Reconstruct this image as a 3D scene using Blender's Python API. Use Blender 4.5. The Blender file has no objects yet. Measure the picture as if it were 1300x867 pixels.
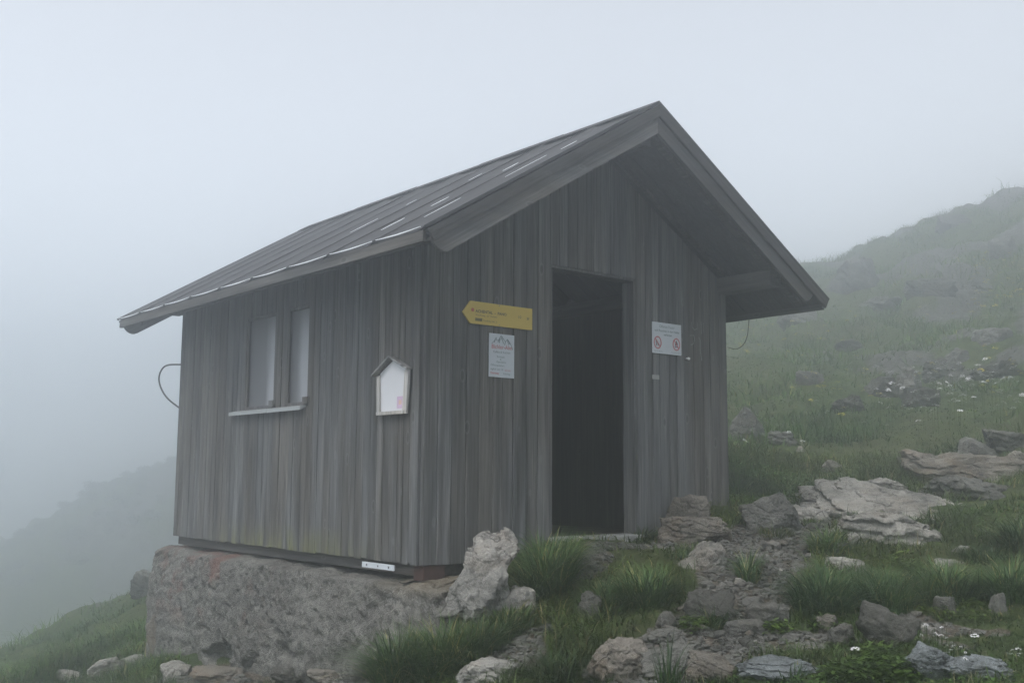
import bpy, bmesh, math, random
import numpy as np
from mathutils import Matrix, Vector

random.seed(7)
RNG = np.random.default_rng(11)
S = bpy.context.scene
C = S.collection

# ------------------------------------------------------------------ camera
F, CAM = 1362.15, np.array([-3.9478, -5.703, 0.5741])
YAW, PITCH, ROLL = 0.6869, 0.1234, 0.0058
fw = np.array([math.sin(YAW)*math.cos(PITCH), math.cos(YAW)*math.cos(PITCH), math.sin(PITCH)])
rt0 = np.array([math.cos(YAW), -math.sin(YAW), 0.0]); up0 = np.cross(rt0, fw)
rt = rt0*math.cos(ROLL) + up0*math.sin(ROLL)
up = -rt0*math.sin(ROLL) + up0*math.cos(ROLL)
cd = bpy.data.cameras.new('camera'); cam = bpy.data.objects.new('camera', cd); C.objects.link(cam)
cd.sensor_width = 36.0; cd.lens = F/1300*36.0; cd.clip_start = 0.05; cd.clip_end = 1000
M = Matrix.Identity(4)
for i in range(3):
    M[i][0] = rt[i]; M[i][1] = up[i]; M[i][2] = -fw[i]; M[i][3] = CAM[i]
cam.matrix_world = M
S.camera = cam

# ------------------------------------------------------------------ light and exposure
SUN_EL, SUN_AZ = math.radians(58), math.radians(250)      # high, behind-left of the camera
w = bpy.data.worlds.new('World'); S.world = w; w.use_nodes = True
nt = w.node_tree; nt.nodes.clear()
sky = nt.nodes.new('ShaderNodeTexSky'); sky.sky_type = 'NISHITA'; sky.sun_disc = False
sky.sun_elevation = SUN_EL; sky.sun_rotation = SUN_AZ; sky.altitude = 1500
sky.air_density = 1.0; sky.dust_density = 4.0; sky.ozone_density = 1.0
hs = nt.nodes.new('ShaderNodeHueSaturation'); hs.inputs['Saturation'].default_value = 0.20
bg = nt.nodes.new('ShaderNodeBackground'); bg.inputs[1].default_value = 0.15
wo = nt.nodes.new('ShaderNodeOutputWorld')
nt.links.new(sky.outputs[0], hs.inputs['Color']); nt.links.new(hs.outputs[0], bg.inputs[0]); nt.links.new(bg.outputs[0], wo.inputs[0])
ld = bpy.data.lights.new('sun', 'SUN'); ld.energy = 1.4; ld.angle = math.radians(35); ld.color = (1.0, 0.97, 0.93)
sun = bpy.data.objects.new('sun', ld); C.objects.link(sun)
sdir = Vector((math.sin(SUN_AZ)*math.cos(SUN_EL), math.cos(SUN_AZ)*math.cos(SUN_EL), math.sin(SUN_EL)))
sun.rotation_euler = sdir.to_track_quat('Z', 'Y').to_euler(); sun.location = (-10, -10, 30)
S.view_settings.view_transform = 'Standard'; S.view_settings.look = 'None'
S.view_settings.exposure = 0.92; S.view_settings.gamma = 1.0
HAZE_DENSITY = 0.034
S.cycles.max_bounces = 8; S.cycles.volume_bounces = 4; S.cycles.diffuse_bounces = 3
S.cycles.use_denoising = True
S.cycles.use_adaptive_sampling = True; S.cycles.adaptive_threshold = 0.006
S.cycles.denoising_input_passes = 'RGB_ALBEDO_NORMAL'; S.cycles.denoising_prefilter = 'NONE'

# ------------------------------------------------------------------ picture rays (used for surveying where things stand)
def ray(px, py): return fw + (px-650)/F*rt - (py-433.5)/F*up
def at_depth(px, py, d): return CAM + ray(px, py)*d
def on_x(px, py, v): d = ray(px, py); return CAM + d*(v-CAM[0])/d[0]
def on_y(px, py, v): d = ray(px, py); return CAM + d*(v-CAM[1])/d[1]

# ------------------------------------------------------------------ noise
_pr = np.random.default_rng(3); _perm = _pr.permutation(256).astype(np.int64); _perm = np.concatenate([_perm, _perm, _perm])
_val = _pr.random(256)*2-1
def vnoise(P):
    P = np.asarray(P, float); I = np.floor(P).astype(np.int64); f = P-I; u = f*f*f*(f*(f*6-15)+10); I &= 255
    out = 0
    for dx in (0, 1):
        for dy in (0, 1):
            for dz in (0, 1):
                h = _perm[_perm[_perm[(I[:, 0]+dx) & 255]+((I[:, 1]+dy) & 255)]+((I[:, 2]+dz) & 255)]
                wgt = (u[:, 0] if dx else 1-u[:, 0])*(u[:, 1] if dy else 1-u[:, 1])*(u[:, 2] if dz else 1-u[:, 2])
                out = out + wgt*_val[h]
    return out
def fbm(P, octv=4, gain=0.5, lac=2.03):
    a, s, o = 1.0, 0, 0
    P = np.asarray(P, float)
    for k in range(octv):
        s = s + a*vnoise(P+17.3*k); P = P*lac; a *= gain
    return s
def P3(x, y, z=0.0): return np.stack([x, y, np.zeros_like(x)+z], 1)

# ------------------------------------------------------------------ mesh helpers
def tag(o, label=None, cat=None, group=None, kind=None):
    if label: o['label'] = label
    if cat: o['category'] = cat
    if group: o['group'] = group
    if kind: o['kind'] = kind
    return o
def empty(name, loc=(0, 0, 0), label=None, cat=None, group=None):
    o = bpy.data.objects.new(name, None); C.objects.link(o); o.location = loc; o.empty_display_size = 0.1
    return tag(o, label, cat, group)
def link(name, me, mat, parent=None):
    o = bpy.data.objects.new(name, me); C.objects.link(o)
    if mat is not None and not me.materials:
        for m_ in (mat if isinstance(mat, (list, tuple)) else [mat]): me.materials.append(m_)
    if parent is not None: o.parent = parent
    return o
def copy_tree(o, parent=None):
    c = o.copy(); C.objects.link(c)
    if parent is not None: c.parent = parent
    for ch in list(o.children): copy_tree(ch, c)
    return c
def setvar(me, arr, name='var'):
    a = me.attributes.new(name, 'FLOAT', 'POINT'); a.data.foreach_set('value', np.asarray(arr, np.float32))
def mesh_arrays(name, verts, quads=None, tris=None, var=None, smooth=True):
    me = bpy.data.meshes.new(name)
    nq = 0 if quads is None else len(quads); ntr = 0 if tris is None else len(tris)
    me.vertices.add(len(verts)); me.vertices.foreach_set('co', np.ascontiguousarray(verts, np.float32).ravel())
    idx = []; tot = []
    if nq: idx.append(np.asarray(quads).ravel()); tot.append(np.full(nq, 4))
    if ntr: idx.append(np.asarray(tris).ravel()); tot.append(np.full(ntr, 3))
    idx = np.concatenate(idx).astype(np.int32); tot = np.concatenate(tot).astype(np.int32)
    me.loops.add(len(idx)); me.loops.foreach_set('vertex_index', idx)
    me.polygons.add(len(tot)); me.polygons.foreach_set('loop_start', np.concatenate([[0], np.cumsum(tot)[:-1]]).astype(np.int32))
    me.polygons.foreach_set('use_smooth', np.full(len(tot), smooth))
    me.update(calc_edges=True); me.validate()
    if var is not None: setvar(me, var)
    return me

class MB:
    """collects solids, links them as one mesh"""
    def __init__(self): self.v = []; self.f = []; self.var = []
    def add(self, vs, fs, var=0.5):
        n = len(self.v); self.v += [tuple(map(float, p)) for p in vs]; self.f += [tuple(i+n for i in f) for f in fs]; self.var += [var]*len(vs)
    def box(self, lo, hi, var=0.5, top=None):
        x0, y0, z0 = lo; x1, y1, z1 = hi
        self.add([(x0,y0,z0),(x1,y0,z0),(x1,y1,z0),(x0,y1,z0),(x0,y0,z1),(x1,y0,z1),(x1,y1,z1),(x0,y1,z1)],
                 [(0,3,2,1),(4,5,6,7),(0,1,5,4),(1,2,6,5),(2,3,7,6),(3,0,4,7)], var)
    def prism(self, poly, axis, a0, a1, var=0.5):
        """poly = 2D points in the other two axes, extruded along axis from a0 to a1"""
        def mk(p, a):
            q = [0, 0, 0]; o = [i for i in range(3) if i != axis]; q[axis] = a; q[o[0]] = p[0]; q[o[1]] = p[1]; return q
        n = len(poly); vs = [mk(p, a0) for p in poly]+[mk(p, a1) for p in poly]
        fs = [tuple(range(n))[::-1], tuple(range(n, 2*n))]+[(i, (i+1) % n, (i+1) % n+n, i+n) for i in range(n)]
        self.add(vs, fs, var)
    def bar(self, a, b, wdt, hgt, upv=(0, 0, 1), var=0.5):
        a, b, upv = Vector(a), Vector(b), Vector(upv); d = (b-a).normalized(); s = d.cross(upv).normalized(); u = s.cross(d)
        vs = []
        for p in (a, b):
            for sx, sz in ((-1,-1),(1,-1),(1,1),(-1,1)): vs.append(p+s*sx*wdt/2+u*sz*hgt/2)
        self.add(vs, [(0,3,2,1),(4,5,6,7),(0,1,5,4),(1,2,6,5),(2,3,7,6),(3,0,4,7)], var)
    def tube(self, pts, r, seg=8, var=0.5):
        pts = [Vector(p) for p in pts]; rs = r if isinstance(r, (list, tuple)) else [r]*len(pts); vs = []; fs = []
        prev = None
        for i, p in enumerate(pts):
            d = (pts[min(i+1, len(pts)-1)]-pts[max(i-1, 0)]).normalized()
            if prev is None: s = d.orthogonal().normalized()
            else:
                s = (prev-d*prev.dot(d)).normalized()
            prev = s; t = d.cross(s)
            for k in range(seg):
                a = 2*math.pi*k/seg; vs.append(p+(s*math.cos(a)+t*math.sin(a))*rs[i])
        for i in range(len(pts)-1):
            for k in range(seg):
                fs.append((i*seg+k, i*seg+(k+1) % seg, (i+1)*seg+(k+1) % seg, (i+1)*seg+k))
        fs.append(tuple(range(seg))[::-1]); fs.append(tuple(range((len(pts)-1)*seg, len(pts)*seg)))
        self.add(vs, fs, var)
    def build(self, name, mat, parent=None, smooth=False, bevel=0.0):
        me = bpy.data.meshes.new(name); me.from_pydata(self.v, [], self.f); me.validate(); setvar(me, self.var)
        if bevel or True:
            bm = bmesh.new(); bm.from_mesh(me); bmesh.ops.recalc_face_normals(bm, faces=bm.faces)
            if bevel:
                bmesh.ops.bevel(bm, geom=[e for e in bm.edges if e.is_manifold and e.calc_face_angle(0) > 0.6], offset=bevel, segments=2, affect='EDGES', profile=0.6)
            bm.to_mesh(me); bm.free()
        if smooth:
            for p in me.polygons: p.use_smooth = True
        return link(name, me, mat, parent)

# ------------------------------------------------------------------ materials
def new_mat(name, rough=0.85, spec=0.3):
    m = bpy.data.materials.new(name); m.use_nodes = True; n = m.node_tree; b = n.nodes['Principled BSDF']
    b.inputs['Roughness'].default_value = rough; b.inputs['Specular IOR Level'].default_value = spec
    return m, n, b
class NG:
    def __init__(s, n): s.n = n; s.l = n.links
    def node(s, t, **kw):
        x = s.n.nodes.new(t)
        for k, v in kw.items(): setattr(x, k, v)
        return x
    def co(s, scale=(1, 1, 1), obj=True):
        t = s.node('ShaderNodeTexCoord'); mp = s.node('ShaderNodeMapping'); mp.inputs['Scale'].default_value = scale
        s.l.new(t.outputs['Object'], mp.inputs[0]); return mp.outputs[0]
    def pos(s, scale=(1, 1, 1)):
        t = s.node('ShaderNodeNewGeometry'); mp = s.node('ShaderNodeMapping'); mp.inputs['Scale'].default_value = scale
        s.l.new(t.outputs['Position'], mp.inputs[0]); return mp.outputs[0]
    def noise(s, vec, scale, detail=6, rough=0.6, dist=0.0):
        x = s.node('ShaderNodeTexNoise'); x.inputs['Scale'].default_value = scale; x.inputs['Detail'].default_value = detail
        x.inputs['Roughness'].default_value = rough; x.inputs['Distortion'].default_value = dist; s.l.new(vec, x.inputs['Vector']); return x.outputs['Fac']
    def ramp(s, fac, stops):
        x = s.node('ShaderNodeValToRGB'); e = x.color_ramp.elements
        while len(e) < len(stops): e.new(0.5)
        for i, (p, c) in enumerate(stops):
            e[i].position = p; e[i].color = (c, c, c, 1) if isinstance(c, (int, float)) else (*c, 1)
        s.l.new(fac, x.inputs[0]); return x.outputs[0]
    def mix(s, fac, a, b, blend='MIX'):
        x = s.node('ShaderNodeMix', data_type='RGBA', blend_type=blend)
        for sock, v in ((x.inputs['Factor'], fac), (x.inputs['A'], a), (x.inputs['B'], b)):
            if isinstance(v, (int, float)): sock.default_value = v
            elif isinstance(v, tuple): sock.default_value = (*v, 1)
            else: s.l.new(v, sock)
        return x.outputs['Result']
    def math(s, op, a, b=0.0, clamp=False):
        x = s.node('ShaderNodeMath', operation=op, use_clamp=clamp)
        for sock, v in ((x.inputs[0], a), (x.inputs[1], b)):
            if isinstance(v, (int, float)): sock.default_value = v
            else: s.l.new(v, sock)
        return x.outputs[0]
    def attr(s, name='var'):
        x = s.node('ShaderNodeAttribute', attribute_name=name); return x.outputs['Fac']
    def bump(s, h, strength, dist, b):
        x = s.node('ShaderNodeBump'); x.inputs['Strength'].default_value = strength; x.inputs['Distance'].default_value = dist
        s.l.new(h, x.inputs['Height']); s.l.new(x.outputs[0], b.inputs['Normal'])

def wood(name, axis, lo, hi, moss=False, tint=(1, 1, 1), rot=0.0):
    """grey weathered wood, grain along axis (0,1,2); 'var' shifts each board"""
    m, n, b = new_mat(name, 0.88, 0.2); g = NG(n)
    sc = [38.0, 38.0, 38.0]; sc[axis] = 0.9
    v = g.pos(tuple(sc)); va = g.attr()
    if rot:
        t0 = g.pos(); r0 = g.node('ShaderNodeVectorRotate', rotation_type='Y_AXIS'); r0.inputs['Angle'].default_value = rot; g.l.new(t0, r0.inputs['Vector'])
        mp0 = g.node('ShaderNodeMapping'); mp0.inputs['Scale'].default_value = tuple(sc); g.l.new(r0.outputs[0], mp0.inputs[0]); v = mp0.outputs[0]
    add = g.node('ShaderNodeVectorMath', operation='ADD'); cmb = g.node('ShaderNodeCombineXYZ')
    k = g.math('MULTIPLY', va, 40.0)
    for i in range(3): g.l.new(k, cmb.inputs[i])
    g.l.new(v, add.inputs[0]); g.l.new(cmb.outputs[0], add.inputs[1]); v = add.outputs[0]
    grain = g.noise(v, 1.0, 8, 0.65, 0.25)
    fine = g.noise(v, 4.0, 4, 0.6)
    sc2 = [9.0, 9.0, 9.0]; sc2[axis] = 1.1
    blotch = g.noise(g.pos(tuple(sc2)), 1.0, 5, 0.6)
    mixg = g.math('ADD', g.math('MULTIPLY', grain, 0.6), g.math('MULTIPLY', fine, 0.4))
    lo_t = tuple(lo*t for t in tint); hi_t = tuple(hi*t for t in tint)
    col = g.ramp(mixg, [(0.34, tuple(c*0.45 for c in lo_t)), (0.45, lo_t), (0.55, hi_t), (0.68, tuple(c*1.5 for c in hi_t))])
    col = g.mix(1.0, col, g.ramp(va, [(0.0, 0.80), (0.5, 0.98), (1.0, 1.18)]), 'MULTIPLY')
    col = g.mix(1.0, col, g.ramp(blotch, [(0.36, 0.72), (0.5, 1.0), (0.64, 1.18)]), 'MULTIPLY')
    warm = g.ramp(g.noise(g.pos(tuple(q*0.35 for q in sc2)), 1.0, 4, 0.6), [(0.42, 0.0), (0.60, 1.0)])
    col = g.mix(g.math('MULTIPLY', warm, 0.8), col, g.mix(1.0, col, (0.98, 0.89, 0.79), 'MULTIPLY'))
    # knots: dark ovals
    sck = [7.0, 7.0, 7.0]; sck[axis] = 3.2
    vor = g.node('ShaderNodeTexVoronoi'); vor.inputs['Scale'].default_value = 1.0; g.l.new(g.pos(tuple(sck)), vor.inputs['Vector'])
    col = g.mix(g.math('MULTIPLY', g.ramp(vor.outputs['Distance'], [(0.10, 0.0), (0.13, 1.0), (0.17, 0.0)]), 0.35), col, tuple(min(1, c*1.9) for c in hi_t))
    kn = g.ramp(vor.outputs['Distance'], [(0.06, 1.0), (0.11, 0.0)])
    col = g.mix(g.math('MULTIPLY', kn, 0.65), col, (0.035, 0.033, 0.03))
    if moss:
        sep = g.node('ShaderNodeSeparateXYZ'); g.l.new(g.pos(), sep.inputs[0])
        zz = g.ramp(g.math('ADD', sep.outputs['Z'], 0.0), [(0.0, 1.0), (0.2, 0.0)])
        mr = g.node('ShaderNodeMapRange'); mr.inputs[1].default_value = 0.4; mr.inputs[2].default_value = 1.4; mr.clamp = True; g.l.new(sep.outputs['Y'], mr.inputs[0])
        mr2 = g.node('ShaderNodeMapRange'); mr2.inputs[1].default_value = 3.3; mr2.inputs[2].default_value = 2.6; mr2.clamp = True; g.l.new(sep.outputs['Y'], mr2.inputs[0])
        nn = g.ramp(g.noise(g.pos((9, 9, 2.5)), 1.0, 4), [(0.4, 0.0), (0.6, 1.0)])
        f = g.math('MULTIPLY', g.math('MULTIPLY', zz, nn), g.math('MULTIPLY', mr.outputs[0], mr2.outputs[0]))
        col = g.mix(g.math('MULTIPLY', f, 0.65), col, (0.16, 0.165, 0.05))
    g.l.new(col, b.inputs['Base Color'])
    g.bump(mixg, 0.5, 0.004, b)
    return m
W_FRONT = wood('weathered_boards', 2, 0.092, 0.135, tint=(0.99, 1.0, 1.0))
W_LEFT = wood('weathered_boards_mossy', 2, 0.085, 0.125, moss=True, tint=(0.98, 1.0, 1.01))
W_DARK = wood('dark_beam_wood', 1, 0.055, 0.085, tint=(1.05, 1.0, 0.95))
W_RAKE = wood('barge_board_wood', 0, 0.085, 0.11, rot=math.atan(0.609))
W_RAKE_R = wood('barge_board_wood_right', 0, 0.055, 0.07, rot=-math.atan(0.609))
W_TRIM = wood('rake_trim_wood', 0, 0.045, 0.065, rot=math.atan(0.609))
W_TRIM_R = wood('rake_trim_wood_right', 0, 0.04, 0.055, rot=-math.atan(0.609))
W_EAVE = wood('fascia_wood', 1, 0.07, 0.10)
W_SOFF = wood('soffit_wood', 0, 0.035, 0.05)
W_BENCH = wood('bench_wood', 0, 0.09, 0.13, tint=(1.1, 1, 0.85))

def simple(name, col, rough=0.7, spec=0.3, metal=0.0, var=0.12, scale=20.0):
    m, n, b = new_mat(name, rough, spec); g = NG(n); b.inputs['Metallic'].default_value = metal
    nz = g.noise(g.pos(), scale, 5)
    g.l.new(g.mix(nz, tuple(c*(1-var) for c in col), tuple(min(1, c*(1+var)) for c in col)), b.inputs['Base Color'])
    return m

def roofing():
    m, n, b = new_mat('dark_roof_sheet', 0.5, 0.35); g = NG(n)
    nz = g.noise(g.pos((3, 1.2, 3)), 2.0, 6); nz2 = g.noise(g.pos(), 26.0, 5)
    c = g.ramp(nz, [(0.3, (0.018, 0.018, 0.020)), (0.55, (0.034, 0.034, 0.036)), (0.75, (0.06, 0.06, 0.064))])
    c = g.mix(g.math('MULTIPLY', nz2, 0.3), c, (0.05, 0.045, 0.04))
    g.l.new(c, b.inputs['Base Color']); g.l.new(g.ramp(nz, [(0.3, 0.5), (0.7, 0.75)]), b.inputs['Roughness'])
    return m
M_ROOF = roofing()
M_ZINC_GLINT = simple('zinc_glint', (0.85, 0.87, 0.9), 0.35, 0.5, 0.0, 0.05)  # near-white tone carries the sky glint on seams and drip edge
M_BLACK = simple('black_gap_lining', (0.02, 0.02, 0.02), 0.95, 0.1)

def rockmat(name, dark, pale, warm=0.2, lichen=0.3, sc=1.0):
    m, n, b = new_mat(name, 0.9, 0.2); g = NG(n); v = g.pos()
    a = g.noise(v, 2.6*sc, 9, 0.62, 0.3); c2 = g.noise(v, 14*sc, 8, 0.7); c3 = g.noise(v, 70*sc, 5, 0.65)
    f = g.math('ADD', g.math('ADD', g.math('MULTIPLY', a, 0.45), g.math('MULTIPLY', c2, 0.35)), g.math('MULTIPLY', c3, 0.2))
    mid = tuple((x+y)/2 for x, y in zip(dark, pale))
    col = g.ramp(f, [(0.40, dark), (0.465, mid), (0.52, pale), (0.62, tuple(min(1, x*1.45) for x in pale))])
    wm = g.ramp(g.noise(v, 3.7*sc, 5), [(0.5, 0.0), (0.66, 1.0)])
    col = g.mix(g.math('MULTIPLY', wm, warm), col, (pale[0]*0.95, pale[1]*0.78, pale[2]*0.62))
    # dark algae specks and cracks
    vo = g.node('ShaderNodeTexVoronoi', feature='DISTANCE_TO_EDGE'); vo.inputs['Scale'].default_value = 3.1*sc
    dn = g.node('ShaderNodeVectorMath', operation='ADD'); nx = g.node('ShaderNodeTexNoise'); nx.inputs['Scale'].default_value = 3.0*sc; nx.inputs['Detail'].default_value = 6
    g.l.new(v, nx.inputs['Vector']); g.l.new(v, dn.inputs[0]); g.l.new(nx.outputs['Color'], dn.inputs[1]); g.l.new(dn.outputs[0], vo.inputs['Vector'])
    crack = g.ramp(vo.outputs['Distance'], [(0.0, 1.0), (0.03, 0.0)])
    sp = g.ramp(c2, [(0.54, 0.0), (0.62, 1.0)])
    col = g.mix(g.math('MULTIPLY', sp, lichen), col, (0.045, 0.045, 0.042))
    cm = g.ramp(g.noise(v, 2.1*sc, 3), [(0.48, 0.0), (0.6, 1.0)])
    crack = g.math('MULTIPLY', crack, cm)
    col = g.mix(g.math('MULTIPLY', crack, 0.5), col, (0.04, 0.038, 0.035))
    g.l.new(col, b.inputs['Base Color'])
    h = g.math('SUBTRACT', g.math('ADD', g.math('MULTIPLY', c2, 0.7), g.math('MULTIPLY', c3, 0.35)), g.math('MULTIPLY', crack, 0.35))
    g.bump(h, 1.0, 0.03/sc, b)
    return m
R_PALE = rockmat('limestone_pale', (0.08, 0.078, 0.071), (0.27, 0.257, 0.232), 0.25, 0.35)
R_GREY = rockmat('limestone_grey', (0.04, 0.04, 0.037), (0.13, 0.127, 0.115), 0.15, 0.5)
R_DARK = rockmat('limestone_dark', (0.025, 0.025, 0.022), (0.075, 0.073, 0.065), 0.1, 0.5)
R_WARM = rockmat('limestone_warm', (0.05, 0.045, 0.038), (0.18, 0.163, 0.14), 0.6, 0.35)
R_WHITE = rockmat('limestone_whitish', (0.10, 0.097, 0.088), (0.27, 0.26, 0.24), 0.3, 0.25)
R_BLUE = rockmat('limestone_blue', (0.04, 0.045, 0.046), (0.17, 0.185, 0.19), 0.05, 0.6, 1.6)

def groundmat():
    m, n, b = new_mat('alpine_ground', 0.95, 0.1); g = NG(n); v = g.pos()
    big = g.noise(v, 0.45, 6); mid = g.noise(v, 5.0, 8, 0.65); fin = g.noise(v, 45.0, 6, 0.7)
    turf = g.ramp(mid, [(0.35, (0.030, 0.040, 0.016)), (0.5, (0.050, 0.072, 0.026)), (0.65, (0.085, 0.105, 0.040))])
    turf = g.mix(g.ramp(big, [(0.45, 0.0), (0.65, 0.55)]), turf, (0.085, 0.082, 0.042))
    earth = g.ramp(fin, [(0.35, (0.035, 0.027, 0.02)), (0.5, (0.085, 0.07, 0.055)), (0.62, (0.19, 0.17, 0.145))])
    scree = g.ramp(g.noise(v, 9.0, 9, 0.7), [(0.38, (0.04, 0.04, 0.036)), (0.6, (0.13, 0.127, 0.115))])
    path = g.attr('path'); rocky = g.attr('rocky')
    pn = g.math('ADD', path, g.math('MULTIPLY', g.math('SUBTRACT', mid, 0.5), 1.2))
    col = g.mix(g.ramp(pn, [(0.4, 0.0), (0.6, 1.0)]), turf, earth)
    rn = g.math('ADD', rocky, g.math('MULTIPLY', g.math('SUBTRACT', mid, 0.5), 1.6))
    col = g.mix(g.ramp(rn, [(0.45, 0.0), (0.62, 1.0)]), col, scree)
    g.l.new(col, b.inputs['Base Color'])
    g.bump(g.math('ADD', mid, g.math('MULTIPLY', fin, 0.5)), 0.9, 0.05, b)
    return m
M_GROUND = groundmat()

def leafmat(name, dark, light, tip=None, trans=0.25, rough=0.55):
    m, n, b = new_mat(name, rough, 0.25); g = NG(n)
    va = g.attr(); c = g.ramp(va, [(0.0, dark), (0.6, light), (0.9, light), (1.0, tip or light)])
    nz = g.noise(g.pos(), 1.3, 4)
    c = g.mix(1.0, c, g.ramp(nz, [(0.35, 0.6), (0.65, 1.35)]), 'MULTIPLY')
    n2 = g.noise(g.pos(), 0.55, 5, 0.65)
    c = g.mix(1.0, c, g.ramp(n2, [(0.38, (0.55, 0.62, 0.6)), (0.5, (1.0, 1.0, 1.0)), (0.62, (1.45, 1.3, 1.1))]), 'MULTIPLY')
    g.l.new(c, b.inputs['Base Color'])
    tr = g.node('ShaderNodeBsdfTranslucent'); g.l.new(c, tr.inputs[0])
    mx = g.node('ShaderNodeMixShader'); mx.inputs[0].default_value = trans
    out = [x for x in n.nodes if x.type == 'OUTPUT_MATERIAL'][0]
    g.l.new(b.outputs[0], mx.inputs[1]); g.l.new(tr.outputs[0], mx.inputs[2]); g.l.new(mx.outputs[0], out.inputs[0])
    return m
G_TURF = leafmat('turf_blades', (0.022, 0.040, 0.010), (0.072, 0.110, 0.030), (0.20, 0.18, 0.09))
G_TALL = leafmat('tall_grass_blades', (0.018, 0.042, 0.014), (0.065, 0.12, 0.042), (0.20, 0.20, 0.09))
G_HILL = leafmat('hill_grass_blades', (0.030, 0.064, 0.012), (0.080, 0.150, 0.028), (0.21, 0.20, 0.07))
G_LEAF = leafmat('broad_leaves', (0.03, 0.058, 0.007), (0.075, 0.125, 0.018), (0.11, 0.17, 0.03))
G_PINE = leafmat('pine_needles', (0.02, 0.032, 0.018), (0.04, 0.06, 0.03))
PET_W = simple('white_petals', (0.78, 0.76, 0.78), 0.6)
PET_Y = simple('yellow_petals', (0.75, 0.62, 0.05), 0.6)
PET_B = simple('blue_petals', (0.25, 0.45, 0.75), 0.6)

# ------------------------------------------------------------------ terrain: surveyed heights, thin plate through them
HW, HL, HR, HE = 3.032, 4.018, 3.185, 2.000
OF, OV, OB = 0.635, 0.445, 0.342
survey = [
 # foreground rows (pixel x, pixel y, metres ahead)
 (400,868,6.5),(560,866,5.75),(700,866,5.35),(850,866,5.2),(1000,866,5.1),(1150,866,4.95),(1300,866,4.85),
 (470,850,7.15),(600,820,6.1),(720,815,5.8),(850,810,5.8),(980,810,5.75),(1120,800,5.9),(1290,790,5.95),
 (640,775,6.55),(760,765,6.45),(880,765,6.4),(990,760,6.4),(1110,745,6.6),(1280,735,6.7),
 (760,710,7.05),(850,712,7.1),(950,705,7.35),(1060,700,7.5),(1200,690,7.7),(1300,680,7.6),
 (1000,655,8.6),(1100,650,8.8),(1200,640,9.0),(1300,625,9.2),
 (945,632,9.6),(1010,622,10.4),(1130,610,10.6),(1290,590,10.6),
 (950,580,12),(1080,560,12.6),(1200,545,13),(1300,530,12.6),
 (950,500,15.5),(1080,490,16),(1200,470,16),(1300,450,16),
 (960,430,20),(1060,420,20),(1180,390,21),(1300,350,21),
 (1020,344,28),(1100,322,28),(1170,300,28),(1215,276,28),(1260,264,28.5),(1305,246,29),
 # foot of the plinth and the slope left of the hut
 (200,848,9.15),(330,852,7.9),(440,858,7.3),(555,805,6.6),
 (120,868,9.3),(0,875,9.3),(60,838,12.5),(170,800,12.5),(0,815,15.5),(100,785,15.5),(195,748,14.5),
]
pts = [at_depth(a_, b_, (12+(d_-12)*1.6) if (d_ > 12 and a_ > 900) else d_) for a_, b_, d_ in survey]
pts += [np.array(p, float) for p in [
 (0.75,-0.05,0.05),(1.1,-0.1,0.12),(1.9,-0.1,0.14),(2.4,-0.1,0.24),(3.05,0,0.36),(3.2,2,0.55),(3.2,4.2,0.45),
 (1.5,4.6,-0.5),(0,4.6,-1.0),(1.5,2,-0.25),
 (-3.95,-5.7,-1.0),(-7,-8,-1.9),(-1,-8,-0.75),(3,-7,0.0),(-8,-3,-2.6),(-6,1,-2.4),(-5,6,-3.0),(-9,9,-6),(8,-7,1.2),(8,-1,1.9),(-14,-6,-5.5),
 (14,-6,3.4),(4,-14,0.0),(-10,-16,-3.5),(28,-4,8.2),
 # falls away past the left crest and past the right crest
 (3,20,-5.5),(-3,18,-6.5),(-10,22,-9),(2,30,-9.5),(10,30,-6.0),(8,20,-2.0),(16,24,0.5),(-20,8,-10),
 (34,28,3.0),(45,14,8.5),(47,-6,10.0),(24,26,0.5)]]
pts = np.array(pts)
def tps_k(d2): return 0.5*d2*np.log(d2+1e-9)
def tps_fit(p, lam=0.0015):
    n = len(p); d2 = ((p[:, None, :2]-p[None, :, :2])**2).sum(2); K = tps_k(d2)+lam*np.eye(n)*100*0.01
    Pm = np.concatenate([np.ones((n, 1)), p[:, :2]], 1); A = np.zeros((n+3, n+3)); A[:n, :n] = K; A[:n, n:] = Pm; A[n:, :n] = Pm.T
    return np.linalg.solve(A, np.concatenate([p[:, 2], np.zeros(3)]))
_w = tps_fit(pts)
def tps(x, y):
    o = np.zeros(len(x))
    for i in range(0, len(x), 20000):
        xs, ys = x[i:i+20000], y[i:i+20000]
        d2 = (xs[:, None]-pts[None, :, 0])**2+(ys[:, None]-pts[None, :, 1])**2
        o[i:i+20000] = tps_k(d2)@_w[:-3]+_w[-3]+_w[-2]*xs+_w[-1]*ys
    return o
def sstep(a, b, v): t = np.clip((v-a)/(b-a), 0, 1); return t*t*(3-2*t)
RIDGE = 72.0
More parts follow.
